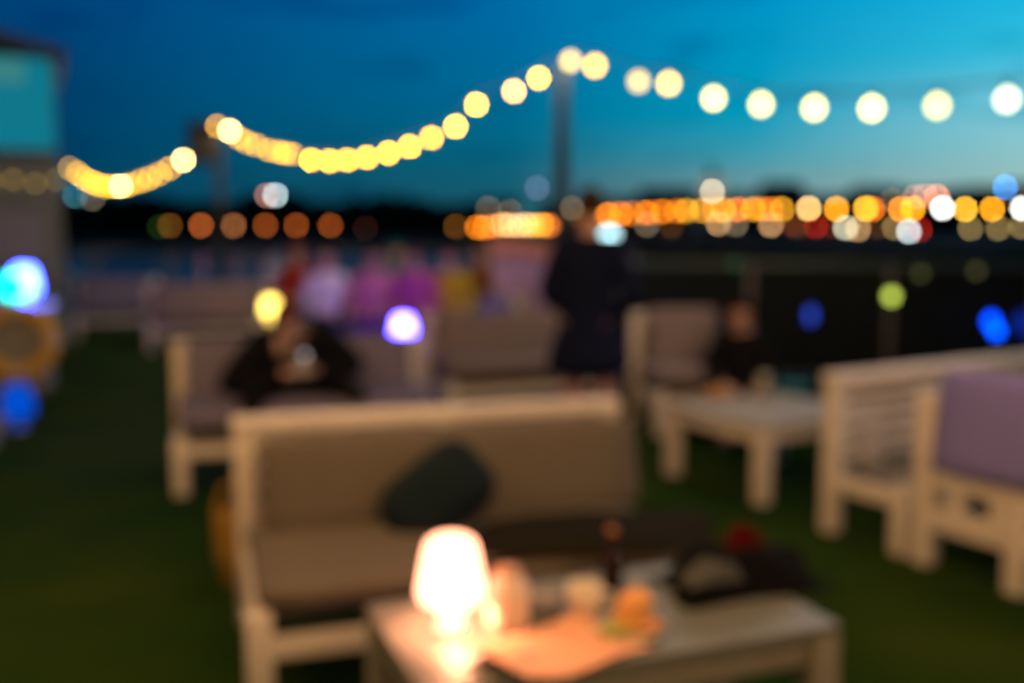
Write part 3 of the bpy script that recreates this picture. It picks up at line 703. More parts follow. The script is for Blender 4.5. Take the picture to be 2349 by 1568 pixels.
q = MB(); q.ball((0.06, 0, 0.006), 0.02, 12, 6, (1.3, 0.85, 0.2)); q.build('bowl', steel, r, smooth=True)
MB().tube([(-0.07, 0, 0.004), (0, 0, 0.008), (0.04, 0, 0.006)], 0.004, 6).build('handle', steel, r, smooth=True)
# black jacket heaped on the far right corner of the table
p = on_table(1700, 1340); r = thing('jacket', 'black jacket heaped on the far right corner of the nearest table', 'jacket', (p.x, p.y, 0.503), TT)
def heap(w_, d_, h_, seed, nx=30, ny=18):
    q = MB(); rr = random.Random(seed); ph = [rr.uniform(0, 6) for _ in range(6)]; g = []
    for j in range(ny + 1):
        rowv = []
        for i in range(nx + 1):
            u, v_ = i / nx * 2 - 1, j / ny * 2 - 1
            ra = max(0, 1 - (abs(u) ** 2.4 + abs(v_) ** 2.4)) ** 0.5
            fold = 0.62 + 0.20 * math.sin(u * 3.4 + ph[0] + v_ * 2) + 0.14 * math.sin(v_ * 5 + ph[1] - u * 3) + 0.05 * math.sin(u * 13 + v_ * 9 + ph[2])
            edge = 1 + 0.10 * math.sin(4 * math.atan2(v_, u) + ph[3])
            rowv.append(q.bm.verts.new((u * w_ / 2 * edge, v_ * d_ / 2 * edge, max(0.0, h_ * ra * fold + 0.012 * min(1, ra * 4)))))
        g.append(rowv)
    for j in range(ny):
        for i in range(nx): q.bm.faces.new((g[j][i], g[j][i + 1], g[j + 1][i + 1], g[j + 1][i]))
    return q
heap(0.46, 0.25, 0.15, 5).build('cloth_body', mat('black_cloth', (0.006, 0.006, 0.007), 0.95, bump=0.3, spec=0.05), r, smooth=True)
q = heap(0.17, 0.07, 0.05, 8, 14, 8).build('lining', mat('grey_lining', (0.07, 0.075, 0.075), 0.8, spec=0.1), r, smooth=True, loc=(-0.15, -0.075, 0.055))
q = heap(0.11, 0.06, 0.06, 9, 12, 8).build('sleeve_cuff', mat('dark_red_cloth', (0.06, 0.003, 0.003), 0.9, spec=0.05), r, smooth=True, loc=(0.0, -0.01, 0.115))

# ------------------------------------------------------------------ things on the front bench
p = bench1.matrix_basis @ Vector((0.18, 0.06, 0.0))
tp = at_y(1004, 1138, p.y - 0.10)
r = thing('throw_pillow', 'dark blue green throw pillow leaning askew on the back of the nearest bench', 'pillow', (tp.x, tp.y, tp.z), TH1)
o = cushion_mb(0.42, 0.29, 0.13, puff=0.03, rad=0.10).build('pillow_cover', mat('dark_blue_green_velvet', (0.009, 0.018, 0.025), 0.9, 0.2, 10, spec=0.1), r, smooth=True)
o.matrix_local = Matrix.Rotation(R(-37), 4, 'Y') @ Matrix.Rotation(R(68), 4, 'X') @ Matrix.Translation((0, 0, -0.05))
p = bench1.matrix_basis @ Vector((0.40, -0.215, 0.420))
r = heap(0.98, 0.46, 0.055, 12, 38, 24).build('shade_sheet', mat('seat_shade_brown', (0.012, 0.010, 0.006), 0.95, bump=0.3, spec=0.1), smooth=True, loc=p)  # dark sheet added in place of shade on the seat
r.rotation_euler = (0, 0, TH1); tag(r, 'dark brown sheet standing in for shade on the right half of the nearest bench seat', 'shade_sheet')
p = at_h(478, 1345); p = Vector((p.x, p.y, 0))
r = thing('basket', 'mustard woven basket on the turf behind the left end of the nearest bench', 'basket', (p.x + 0.16, p.y + 0.1, 0), 0)
MB().lathe([(0, 0.0), (0.12, 0.0), (0.15, 0.12), (0.155, 0.30), (0.145, 0.305), (0.138, 0.13), (0, 0.02)], 20).build('basket_body', mat('mustard_weave', (0.42, 0.22, 0.02), 0.8, 0.35, 40), r)
MB().tube([(-0.15, 0, 0.30), (-0.12, 0, 0.40), (0, 0, 0.45), (0.12, 0, 0.40), (0.15, 0, 0.30)], 0.010).build('handle', mat('mustard_weave', (0.42, 0.22, 0.02), 0.8), r)

# ------------------------------------------------------------------ things on the right table
def on2(px, py): q = at_h(px, py, 0.44); return Vector((q.x, q.y, 0.441))
plate_m = mat('tan_plate', (0.62, 0.42, 0.26), 0.4)
r = thing('plate', 'tan plate with bread on the square right table', 'plate', on2(1642, 912))
MB().lathe([(0, 0), (0.06, 0), (0.12, 0.016), (0.118, 0.021), (0.06, 0.006), (0, 0.006)], 26).build('plate_body', plate_m, r, smooth=True)
q = MB(); q.ball((0, 0, 0.035), 0.05, 12, 8, (1.4, 0.8, 0.6)); q.build('bread', mat('bread_crust', (0.50, 0.25, 0.09), 0.7, 0.3, 20), r, smooth=True)
r = thing('drinking_glass', 'tall smoky glass on the square right table', 'glass', on2(1752, 912))
MB().lathe([(0, 0), (0.034, 0), (0.040, 0.15), (0.037, 0.15), (0.032, 0.01), (0, 0.01)], 22).build('glass_body', mat('smoky_glass', (0.30, 0.29, 0.22), 0.15), r, smooth=True)
r = thing('bowl', 'teal bowl on the far side of the square right table', 'bowl', on2(1822, 900))
MB().lathe([(0, 0), (0.05, 0), (0.11, 0.055), (0.106, 0.058), (0.045, 0.010), (0, 0.008)], 26).build('bowl_body', mat('teal_ceramic', (0.02, 0.16, 0.20), 0.3), r, smooth=True)

# ------------------------------------------------------------------ railing
def railing(label, A, B, panels, n, h=1.20):
    D = B - A; r = thing('railing', label, 'railing', A, math.atan2(D.y, D.x), 'terrace railings'); Ln = D.length
    MB().box(0, Ln, -0.035, 0.035, h - 0.05, h).build('top_rail', dark_rail, r, bevel=0.01)
    MB().box(0, Ln, -0.02, 0.02, 0.08, 0.12).build('bottom_rail', dark_rail, r)
    for i in range(n + 1):
        x = 0.03 + (Ln - 0.06) * i / n
        MB().box(x - 0.03, x + 0.03, -0.03, 0.03, 0, h - 0.052).build('post', rail_post, r, bevel=0.006)
        if i < n:
            x2 = 0.03 + (Ln - 0.06) * (i + 1) / n
            if panels: MB().box(x + 0.035, x2 - 0.035, -0.008, 0.008, 0.14, h - 0.07).build('panel', dark_panel, r)
            else:
                q = MB(); k = 9
                for j in range(k): xx = x + (x2 - x) * (j + 1) / (k + 1); q.box(xx - 0.006, xx + 0.006, -0.006, 0.006, 0.121, h - 0.051)
                q.build('balusters', dark_rail, r)
    return r
rail_post = mat('rail_post_grey', (0.10, 0.085, 0.075), 0.5)
railing('dark panelled railing along the water on the right', RAILS[1], RAILS[0], True, 5)
railing('open railing running back from the corner behind the standing figure', RAILS[2], RAILS[1] + Vector((0, 0.1, 0)), False, 5)
railing('rear open railing in front of the wooded ridge', RAILS[3], RAILS[2] - Vector((0.1, 0, 0)), False, 8)
# clipped dark hedge added beyond the right railing to hide the water's bright reflections
hedge = thing('hedge', 'dark clipped hedge in a long planter added to mask bright water beyond the right railing', 'hedge', (1.5, 11.9, 0), R(-4))
MB().box(0, 9.0, -0.32, 0.32, 0.01, 0.5).build('planter', mat('planter_dark', (0.02, 0.02, 0.02), 0.7), hedge, bevel=0.01)
q = MB(); q.box(0.06, 8.94, -0.2, 0.2, 0.45, 1.18)
rnd = random.Random(21)
for _ in range(7000):
    p = Vector((rnd.uniform(0, 9), rnd.choice((-1, 1)) * rnd.uniform(0.18, 0.33), rnd.uniform(0.5, 1.26))) if rnd.random() < 0.7 else Vector((rnd.uniform(0, 9), rnd.uniform(-0.3, 0.3), rnd.uniform(1.16, 1.30)))
    a1 = Vector((rnd.gauss(0, 1), rnd.gauss(0, 1), rnd.gauss(0, 1))).normalized() * 0.045; a2 = a1.orthogonal() * 0.6
    q.bm.faces.new([q.bm.verts.new(p + a1), q.bm.verts.new(p + a2), q.bm.verts.new(p - a1), q.bm.verts.new(p - a2)])
q.build('foliage', mat('hedge_leaf', (0.012, 0.020, 0.008), 0.9, 0.4, 4, spec=0.1), hedge)
# blue lamps fixed to the railing; olive and dull glows stand in for reflected bulbs
def rail_glow(label, px, py, Y, colr, target, D, sx=1.0, sz=1.25, gain=1.0):
    p = at_y(px, py, Y); r = thing('rail_glow', label, 'rail light', p, 0, 'lights fixed to the railing')
    g = disc_glow(f'rail_{colr}_{px}_{target[0]}', target, D, Y, gain)
    q = MB(); q.ball((0, 0, 0), D / 2, 16, 10, (sx, 1, sz)); q.build('globe', g, r, smooth=True)
    MB().box(-0.02, 0.02, D / 2 - 0.01, D / 2 + 0.10, -0.02, 0.02).build('bracket', dark_rail, r)
    return r
rail_glow('dim blue light on the second panel of the right railing', 1860, 724, 9.55, 'dimblue', (22, 40, 120), 0.10, 0.7, 1.5)
rail_glow('bright blue light at the right railing near the picture edge', 2274, 738, 9.15, 'blue', (0, 66, 255), 0.10, 0.9, 1.3, 1.2)
rail_glow('second bright blue light touching the first at the right railing', 2286, 760, 9.05, 'blue', (0, 80, 255), 0.09, 0.9, 1.1, 1.1)
rail_glow('faint blue light cut by the right picture edge', 2344, 742, 9.1, 'faintblue', (4, 22, 92), 0.12, 1, 1.6)
rail_glow('round olive green glow in place of a reflected bulb on the right railing', 2045, 680, 9.3, 'olive', (150, 165, 62), 0.09, 1, 1.1)
for px, py, lb in ((1441, 603, 'dull green glow under the right railing top, nearest the corner'), (1685, 606, 'dull green glow under the right railing top left of the middle'), (2112, 628, 'dull olive glow under the right railing top above the olive glow'), (2240, 622, 'dull olive glow under the right railing top near the picture edge')):
    rail_glow(lb, px, py, 9.3, 'dull', {1441: (66, 70, 42), 1685: (14, 30, 16), 2112: (36, 36, 18), 2240: (38, 36, 18)}[px], 0.07, 1, 1)  # added glows in place of bulbs reflected in the rail
p = at_y(1398, 548, 9.75)
r = thing('post_lantern', 'cool white and blue lantern on the railing corner beside the standing figure', 'lantern', (p.x, 9.75, 0), 0)
q = MB(); q.ball((0, 0, p.z), 0.082, 18, 12); q.build('globe', glow('lantern_white', srgb(190, 245, 255), 7.0), r, smooth=True)
MB().lathe([(0, p.z - 0.17), (0.065, p.z - 0.165), (0.075, p.z - 0.085), (0.0, p.z - 0.083)], 18).build('blue_collar', glow('lantern_blue', srgb(0, 150, 225), 3.0), r, smooth=True)
MB().rod((0, 0, 0), (0, 0, p.z - 0.171), 0.025, 0.02).build('post', dark_rail, r)

# ------------------------------------------------------------------ kiosk and bar on the left
K = at_h(158, 800)
r = thing('kiosk', 'tall dim kiosk with a glowing teal upper window at the left edge', 'kiosk', (K.x, K.y, 0), R(26))
kw = mat('kiosk_cladding', (0.165, 0.19, 0.135), 0.8, 0.15, 2); kd = mat('kiosk_dark_trim', (0.03, 0.04, 0.045), 0.6); kl = mat('kiosk_pale_board', (0.25, 0.245, 0.225), 0.8, 0.15, 3)
hk = at_y(140, 118, K.y).z
q = MB()
for i in range(14): q.box(-4.2, -0.004, 0.0, 0.10, 0.02 + i * 0.175, 0.185 + i * 0.175)
q.build('front_boards', kw, r, bevel=0.006)
MB().box(-0.10, 0.0, 0.11, 3.4, 0, hk - 0.15).build('side_wall', kw, r)
MB().box(-4.2, -0.11, 3.3, 3.4, 0, hk - 0.15).build('rear_wall', kw, r)
q = MB(); vs = [q.bm.verts.new(v_) for v_ in ((-4.4, -0.3, hk + 1.0), (0.12, -0.3, hk), (0.12, 3.6, hk), (-4.4, 3.6, hk + 1.0), (-4.4, -0.3, hk + 0.84), (0.12, -0.3, hk - 0.16), (0.12, 3.6, hk - 0.16), (-4.4, 3.6, hk + 0.84))]
for f in ((0, 1, 2, 3), (7, 6, 5, 4), (0, 4, 5, 1), (1, 5, 6, 2), (2, 6, 7, 3), (3, 7, 4, 0)): q.bm.faces.new([vs[i] for i in f])
q.build('roof', kd, r)
zb_ = at_y(70, 345, K.y).z; 
MB().box(-4.1, -0.03, 0.02, 0.06, zb_, hk - 0.10).build('window', glow('teal_lit_pane', srgb(16, 118, 138), 1.0), r)
MB().box(-4.15, -0.02, -0.01, 0.12, zb_ - 0.10, zb_ - 0.002).build('window_sill', kd, r)
MB().box(-0.029, -0.004, -0.01, 0.12, zb_, hk - 0.17).build('corner_post', kd, r)
MB().box(-4.1, -0.35, -0.006, 0.018, hk - 0.42, hk - 0.12).build('window_blind', glow('pale_lit_blind', srgb(58, 128, 130), 1.0), r)
q = MB(); q.box(-4.0, -0.2, -0.03, -0.002, 1.10, 1.75); q.build('menu_board', kl, r)
q = MB(); q.box(-4.2, 0.02, -0.34, -0.002, 0.94, 1.0); q.build('counter', kl, r, bevel=0.006)
fl = thing('reflection_dots', 'faint warm dots in place of reflections below the teal window of the kiosk', 'string lights', (K.x, K.y, 0), R(26))  # small bulbs added in place of warm reflections on the kiosk front
fz = at_y(70, 408, K.y).z
MB().tube([(-0.05 - 0.12 * i, -0.04, fz - 0.05 * math.sin(i * 0.9) ** 2) for i in range(14)], 0.004, 5).build('cable', cable_m, fl)
for i in range(0, 14, 2):
    q = MB(); q.ball((0, 0, 0), 0.028, 10, 7); q.build('bulb', disc_glow('reflection_dot_glow', (66, 52, 22), 0.056, 13.0), fl, smooth=True, loc=(-0.05 - 0.12 * i, -0.04, fz - 0.05 * math.sin(i * 0.9) ** 2 - 0.03))
# bar counter beside the turf
C0 = at_y(112, 800, 8.95)
r = thing('bar_counter', 'pale bar counter at the left edge of the turf carrying the blue and cyan lamps', 'bar counter', (C0.x, C0.y, 0), R(20))
MB().box(-1.5, -0.02, 0.02, 0.62, 0.05, 0.775).build('counter_body', kl, r, bevel=0.01)
MB().box(-1.55, 0.03, -0.03, 0.67, 0.777, 0.82).build('countertop', white, r, bevel=0.008)
MB().box(-1.46, -0.06, 0.06, 0.58, 0.0, 0.049).build('plinth', kd, r)
def oncounter(px, Y): q = at_y(px, 640, Y); return (q.x, q.y, 0.821)
table_lamp('white and blue glowing lamp on the pale bar counter', oncounter(56, 9.22), (0.035, 0.065, 1.0), 42.0, 1.28)
table_lamp('cyan glowing lamp left of the blue one on the pale bar counter', oncounter(30, 9.00), (0.0, 1.0, 0.78), 5.0, 1.05, stem_gain=0.4)
v = at_h(44, 985)
table_lamp('deep blue glowing lamp standing low on the paving beside the turf', (v.x, v.y, 0.0), (0.0, 0.085, 0.68), 0.9, 1.25, stem_gain=0.6)
rc_ = at_y(38, 783, 8.80)
q_ = oncounter(56, 9.22); lamp_at((q_[0], q_[1], q_[2] + 0.16), (0.10, 0.25, 1.0), 10.0, 0.025, 'lamp_bulb')
r = thing('life_ring', 'orange ring buoy leaning against the front of the pale bar counter', 'life ring', (rc_.x, rc_.y, rc_.z), R(20))
def ring_piece(name, a0, a1, m):
    q = MB(); prev = None; n = 10
    for i in range(n + 1):
        a = a0 + (a1 - a0) * i / n
        cen_ = Vector((0.28 * math.cos(a), 0, 0.28 * math.sin(a))); rad = Vector((math.cos(a), 0, math.sin(a)))
        ringv = [q.bm.verts.new(cen_ + rad * 0.075 * math.cos(t_) + Vector((0, 0.055 * math.sin(t_), 0))) for t_ in [2 * math.pi * k / 12 for k in range(12)]]
        if prev:
            for k in range(12): q.bm.faces.new((prev[k], prev[(k + 1) % 12], ringv[(k + 1) % 12], ringv[k]))
        prev = ringv
    return q.build(name, m, r, smooth=True)
orange_m = mat('faded_orange', (0.64, 0.38, 0.035), 0.55); band_m = mat('pale_band', (0.6, 0.48, 0.34), 0.6)
for k in range(4):
    a = k * math.pi / 2 + math.pi / 4
    ring_piece('segment', a - 0.62, a + 0.62, orange_m)
    ring_piece('band', a + 0.62, a + math.pi / 2 - 0.62, band_m)
# low cabinet with a sloping terracotta lid
p0, p1 = at_y(1132, 700, 10.9), at_y(1285, 700, 10.9); cw = p1.x - p0.x
r = thing('service_cabinet', 'mauve service cabinet with a sloping terracotta lid left of the standing figure', 'cabinet', ((p0.x + p1.x) / 2, 10.9, 0), R(4))
za, zb2 = at_y(1140, 548, 10.9).z, at_y(1280, 580, 10.9).z
MB().box(-cw / 2, cw / 2, 0, 0.5, 0.06, zb2 - 0.02).build('cabinet_body', mat('mauve_paint', (0.30, 0.20, 0.25), 0.7, 0.15, 3), r, bevel=0.01)
q = MB(); vs = [q.bm.verts.new(v_) for v_ in ((-cw / 2 - .03, -.05, zb2), (cw / 2 + .03, -.05, zb2 - .06), (cw / 2 + .03, .54, zb2 + .05), (-cw / 2 - .03, .54, zb2 + .12), (-cw / 2 - .03, -.05, zb2 + .12), (cw / 2 + .03, -.05, zb2 - .01), (cw / 2 + .03, .54, zb2 + .10), (-cw / 2 - .03, .54, za + .02))]
for f in ((3, 2, 1, 0), (4, 5, 6, 7), (0, 1, 5, 4), (1, 2, 6, 5), (2, 3, 7, 6), (3, 0, 4, 7)): q.bm.faces.new([vs[i] for i in f])
q.build('lid', mat('terracotta_paint', (0.52, 0.20, 0.10), 0.7, 0.15, 4), r)
for s in (-1, 1):
    MB().box(min(0.01 * s, s * (cw / 2 - 0.03)), max(0.01 * s, s * (cw / 2 - 0.03)), -0.016, -0.002, 0.5, zb2 - 0.10).build('door', mat('mauve_door', (0.34, 0.22, 0.27), 0.65), r, bevel=0.004)
    MB().box(s * 0.04 - 0.008, s * 0.04 + 0.008, -0.035, -0.018, 0.75, 0.88).build('handle', steel, r)
MB().box(-cw / 2 + 0.04, cw / 2 - 0.04, -0.012, -0.002, 0.10, 0.44).build('kick_panel', black_pl, r)
for sx in (-1, 1): MB().box(sx * (cw / 2 - 0.06) - 0.03, sx * (cw / 2 - 0.06) + 0.03, 0.03, 0.47, 0, 0.058).build('foot', black_pl, r)

# ------------------------------------------------------------------ people
def skin_mesh(name, chains, sub=1, root=0):
    """chains: list of lists of (key, co, radius); points with an equal key are shared. Grown with a Skin modifier into one mesh."""
    idx, co, rad, edges = {}, [], [], []
    for ch in chains:
        prev = None
        for key, c, r_ in ch:
            if key not in idx: idx[key] = len(co); co.append(Vector(c)); rad.append(r_)
            i = idx[key]
            if prev is not None and prev != i: edges.append((prev, i))
            prev = i
    me = bpy.data.meshes.new(name + '_skel'); me.from_pydata([tuple(c) for c in co], edges, [])
    ob = bpy.data.objects.new(name + '_skel', me); col.objects.link(ob)
    ob.modifiers.new('skin', 'SKIN').use_smooth_shade = True
    if not me.skin_vertices: 
        with bpy.context.temp_override(object=ob, active_object=ob): bpy.ops.mesh.customdata_skin_add()
    for i, sv in enumerate(me.skin_vertices[0].data):
        rr_ = rad[i]; sv.radius = rr_ if isinstance(rr_, tuple) else (rr_, rr_); sv.use_root = (i == root)
    sb = ob.modifiers.new('sub', 'SUBSURF'); sb.levels = sub; sb.render_levels = sub
    dg = bpy.context.evaluated_depsgraph_get()
    out = bpy.data.meshes.new_from_object(ob.evaluated_get(dg))
    bpy.data.objects.remove(ob, do_unlink=True)
    return out

def person(label, loc, rz, pose, top, bottom, hair, coat_len=0.0, hair_long=False, top_name='jacket', tone=None, scale=1.0, bulk=1.0, hem=(0.20, 0.155)):
    """local -y is the way the person faces"""
    r = thing('person', label, 'person', loc, rz); r.scale = (scale,) * 3
    j = {k: Vector(v_) for k, v_ in pose.items()}
    def sd(n, s): q = j[n]; return Vector((q.x * s, q.y, q.z)) if n + ('L' if s > 0 else 'R') not in j else j[n + ('L' if s > 0 else 'R')]
    ch = [[('pel', j['pel'], (0.13, 0.10)), ('spi', j['spi'], (0.115, 0.09)), ('che', j['che'], (0.135, 0.095)), ('nk', j['nk'], 0.052), ('hd0', j['hd0'], (0.066, 0.072)), ('hd1', j['hd1'], (0.077, 0.092)), ('hd2', j['hd2'], (0.055, 0.065))]]
    cloth, trou = [], []
    for s in (-1, 1):
        S = str(s)
        sh, el, wr = sd('sh', s), sd('el', s), sd('wr', s)
        f = (wr - el).normalized(); pa = wr + f * 0.065
        side = Vector((s, 0, 0)) - f * f.dot(Vector((s, 0, 0))); side = side.normalized() if side.length > 0.2 else Vector((0, -1, 0))
        nrm = f.cross(side).normalized() * s
        ch.append([('che', j['che'], 0.13), ('sh' + S, sh, 0.058), ('el' + S, el, 0.042), ('wr' + S, wr, 0.028), ('pa' + S, pa, (0.036, 0.020))])
        for k in range(4):
            off = (k - 1.5) * 0.019; ln = (0.062, 0.075, 0.070, 0.054)[k]
            b0 = pa + f * 0.035 + side * off; b1 = b0 + f * ln * 0.55 + nrm * -0.010; b2_ = b1 + f * ln * 0.40 + nrm * -0.022
            ch.append([('pa' + S, pa, 0.034), (f'a{k}{S}', b0, 0.0095), (f'b{k}{S}', b1, 0.0085), (f'c{k}{S}', b2_, 0.007)])
        t0 = wr + f * 0.035 - side * 0.030; t1 = t0 + f * 0.03 - side * 0.022; t2 = t1 + f * 0.028 - side * 0.004
        ch.append([('pa' + S, pa, 0.034), ('t0' + S, t0, 0.011), ('t1' + S, t1, 0.010), ('t2' + S, t2, 0.008)])
        hp, kn, an, to = sd('hip', s), sd('kn', s), sd('an', s), sd('toe', s)
        ch.append([('pel', j['pel'], 0.12), ('hip' + S, hp, 0.085), ('kn' + S, kn, 0.054), ('an' + S, an, 0.037), ('toe' + S, to, 0.030)])
        cloth.append([('che', j['che'], (0.165 * bulk, 0.128 * bulk)), ('sh' + S, sh, 0.080 * bulk), ('el' + S, el, 0.062 * bulk), ('wr' + S, el.lerp(wr, 0.93), 0.048 * bulk ** 0.5)])
        trou.append([('pel', j['pel'], (0.150, 0.122) if not coat_len else (0.12, 0.10)), ('hip' + S, hp, 0.103 if not coat_len else 0.085), ('kn' + S, kn, 0.074), ('an' + S, kn.lerp(an, 0.93), 0.058)])
    body = skin_mesh('body', ch, 2)
    # face: eyes, nose, lips, ears joined into the same body mesh
    bm = bmesh.new(); bm.from_mesh(body)
    up = (j['hd2'] - j['hd0']).normalized(); fw = Vector((0, -1, 0)); fw = (fw - up * fw.dot(up)).normalized()
    if 'look' in j: fw = (j['look'] - up * j['look'].dot(up)).normalized()
    rt = fw.cross(up).normalized(); hc = j['hd1']
    B = Matrix((rt, -fw, up)).transposed().to_4x4(); B.translation = hc
    def add(c, rad, sc_, mi):
        vs_ = bmesh.ops.create_uvsphere(bm, u_segments=10, v_segments=7, radius=rad)['verts']
        bmesh.ops.transform(bm, matrix=B @ Matrix.Translation(c) @ Matrix.Diagonal((*sc_, 1)), verts=vs_)
        fs = {f_ for v_ in vs_ for f_ in v_.link_faces}
        for f_ in fs: f_.material_index = mi; f_.smooth = True
    for s in (-1, 1):
        add((s * 0.031, -0.083, 0.004), 0.012, (1, 0.7, 0.7), 1); add((s * 0.080, 0.004, -0.008), 0.026, (0.35, 0.7, 1.15), 0)
    add((0, -0.098, -0.020), 0.014, (0.8, 1.1, 1.7), 0); add((0, -0.086, -0.054), 0.022, (1.0, 0.4, 0.32), 2); add((0, -0.074, -0.082), 0.026, (1.0, 0.7, 0.7), 0)
    bm.to_mesh(body); bm.free()
    sk = mat('skin_' + tone[0], tone[1], 0.55, 0.08, 12) if tone else skin_m
    body.materials.clear()
    for m_ in (sk, eye_m, lip_m): body.materials.append(m_)
    for p_ in body.polygons: p_.use_smooth = True
    o = bpy.data.objects.new('body', body); col.objects.link(o); o.parent = r
    tors = [('che', j['che'], (0.165 * bulk, 0.128 * bulk)), ('spi', j['spi'], (0.150 * bulk, 0.120 * bulk)), ('pel', j['pel'], (0.172 * bulk, 0.138 * bulk))]
    if coat_len: tors += [('hem0', j['pel'] + Vector((0.0, 0.0, -coat_len * 0.55)), hem), ('hem', j['pel'] + Vector((0.0, 0.0, -coat_len)), hem)]
    cloth = [[('nk', j['che'].lerp(j['nk'], 0.90), 0.074)] + tors] + cloth
    me = skin_mesh(top_name, cloth, 2); me.materials.clear(); me.materials.append(top)
    for p_ in me.polygons: p_.use_smooth = True
    o = bpy.data.objects.new(top_name, me); col.objects.link(o); o.parent = r
    me = skin_mesh('trousers', trou, 2); me.materials.clear(); me.materials.append(bottom)
    for p_ in me.polygons: p_.use_smooth = True
    o = bpy.data.objects.new('trousers', me); col.objects.link(o); o.parent = r
    for s in (-1, 1):
        an, to = sd('an', s), sd('toe', s); q = MB(); dv = (to - an); dv.z = 0
        M = Matrix.Translation(((an + to) / 2 - dv * 0.06).to_3d() * Vector((1)) if False else Vector(((an.x + to.x) / 2, (an.y + to.y) / 2, 0.045)))
        M = M @ Matrix.Rotation(math.atan2(-dv.x, dv.y) if dv.length else 0, 4, 'Z')
        q.ball((0, 0, 0), 0.05, 14, 9, (0.98, 2.7, 0.9), M); q.build('shoe', shoe_m, r, smooth=True)
    q = MB(); hv = q.ball((0, 0.014, 0.020), 0.098, 20, 14, (0.93, 1.10, 1.10))
    kill = [v_ for v_ in q.bm.verts if (v_.co.y < -0.042 and v_.co.z < 0.055) or (v_.co.z < -0.055)]
    bmesh.ops.delete(q.bm, geom=kill, context='VERTS')
    if hair_long:
        q.ball((0, 0.060, -0.09), 0.075, 14, 9, (1.15, 0.55, 1.9))
    for v_ in q.bm.verts: v_.co += Vector((0.004 * math.sin(v_.co.z * 190 + v_.co.x * 60), 0.004 * math.cos(v_.co.x * 170), 0.003 * math.sin(v_.co.y * 210)))
    ho = q.build('hair', hair, r, smooth=True); ho.matrix_local = B
    return r

STAND = dict(pel=(0, 0, 0.95), spi=(0, 0.01, 1.13), che=(0, 0.015, 1.33), nk=(0, 0.0, 1.48), hd0=(0, -0.015, 1.555), hd1=(0, -0.025, 1.635), hd2=(0, -0.015, 1.70),
             sh=(0.165, 0.015, 1.39), el=(0.235, 0.03, 1.11), wr=(0.235, -0.06, 0.88), hip=(0.085, 0, 0.90), kn=(0.10, -0.01, 0.50), an=(0.11, 0.03, 0.09), toe=(0.13, -0.14, 0.035))
def SIT(hs=0.46, lean=0.0, lx=0.0, hands='lap', knee=0.12, bow=0.0, fwd=0.42):
    """seated, hs = seat surface; lean > 0 leans back"""
    z = hs
    d = dict(pel=(0, 0, z + 0.11), spi=(lx * 0.3, 0.02 + lean * 0.35, z + 0.29), che=(lx * 0.7, 0.01 + lean * 0.8, z + 0.47), nk=(lx, -0.02 + lean - bow * 0.3, z + 0.61),
             hd0=(lx, -0.05 + lean - bow * 0.6, z + 0.675), hd1=(lx, -0.075 + lean - bow, z + 0.75 - bow * 0.15), hd2=(lx, -0.07 + lean - bow * 1.2, z + 0.815 - bow * 0.25),
             hip=(0.09, -0.02, z + 0.10), kn=(knee, -fwd, z + 0.09), an=(knee, -fwd - 0.02, 0.09), toe=(knee + 0.02, -fwd - 0.18, 0.035))
    for n, s in (('L', 1), ('R', -1)):
        d['sh' + n] = (lx * 0.8 + s * 0.165, 0.01 + lean * 0.85, z + 0.53)
        d['el' + n] = (lx * 0.6 + s * 0.235, -0.03 + lean * 0.5, z + 0.27)
        if hands == 'phone': d['wr' + n] = (s * 0.055, -0.24, z + 0.30)
        elif hands == 'table': d['wr' + n] = (s * 0.16, -0.27, z + 0.26)
        else: d['wr' + n] = (s * 0.13, -0.24, z + 0.20)
    d['sh'] = (0.165, 0, z + 0.53); d['el'] = (0.235, -0.03, z + 0.27); d['wr'] = (0.13, -0.24, z + 0.2)
    return d
def cloth_m(name, c): return mat(name, c, 0.9, 0.15, 14, bump=0.2, spec=0.1)
navy = cloth_m('navy_parka', (0.005, 0.008, 0.032)); blk = cloth_m('black_wool', (0.006, 0.006, 0.008)); jean = cloth_m('dark_denim', (0.02, 0.03, 0.07))
hair_br = cloth_m('brown_hair', (0.035, 0.02, 0.01)); hair_bk = cloth_m('black_hair', (0.008, 0.006, 0.005)); hair_rd = cloth_m('auburn_hair', (0.09, 0.012, 0.006))
# standing figure
mp_ = at_y(1352, 700, 5.9)
pose = dict(STAND, el=(0.262, 0.03, 1.12), wr=(0.13, -0.21, 0.98))
person('standing person in a long navy parka and mauve trousers, back half turned, between the benches', (mp_.x, 5.9, 0), R(162), pose, navy, cloth_m('mauve_trousers', (0.34, 0.20, 0.25)), hair_br, coat_len=0.34, top_name='parka', bulk=1.12, hem=(0.285, 0.25))
# seated figure with phone
bp_ = at_y(676, 800, 6.25)
sp_ = person('person in black sitting bent over a phone on the mauve tinted bench', (bp_.x, 6.18, 0.0), R(22), dict(SIT(0.44, 0.02, 0.0, 'phone', bow=0.10, knee=0.32), spi=(0, 0.03, 0.66), che=(0, 0.0, 0.80), nk=(-0.02, -0.07, 0.865), hd0=(-0.03, -0.11, 0.89), hd1=(-0.045, -0.15, 0.945), hd2=(-0.055, -0.165, 1.005), shL=(0.18, -0.01, 0.84), shR=(-0.18, -0.01, 0.80), elL=(0.40, -0.06, 0.63), elR=(-0.43, -0.04, 0.54), wrL=(0.06, -0.27, 0.66), wrR=(-0.06, -0.27, 0.66)), blk, blk, hair_rd, top_name='jacket', scale=1.0, bulk=1.45, coat_len=0.05, hem=(0.34, 0.22), tone=('pinkish', (0.44, 0.28, 0.27)))
ph = Matrix.Translation(sp_.location) @ Matrix.Rotation(R(22), 4, 'Z') @ Vector((0.0, -0.355, 0.715))
r = thing('phone', 'phone held in both hands of the person in black', 'phone', ph, R(22))
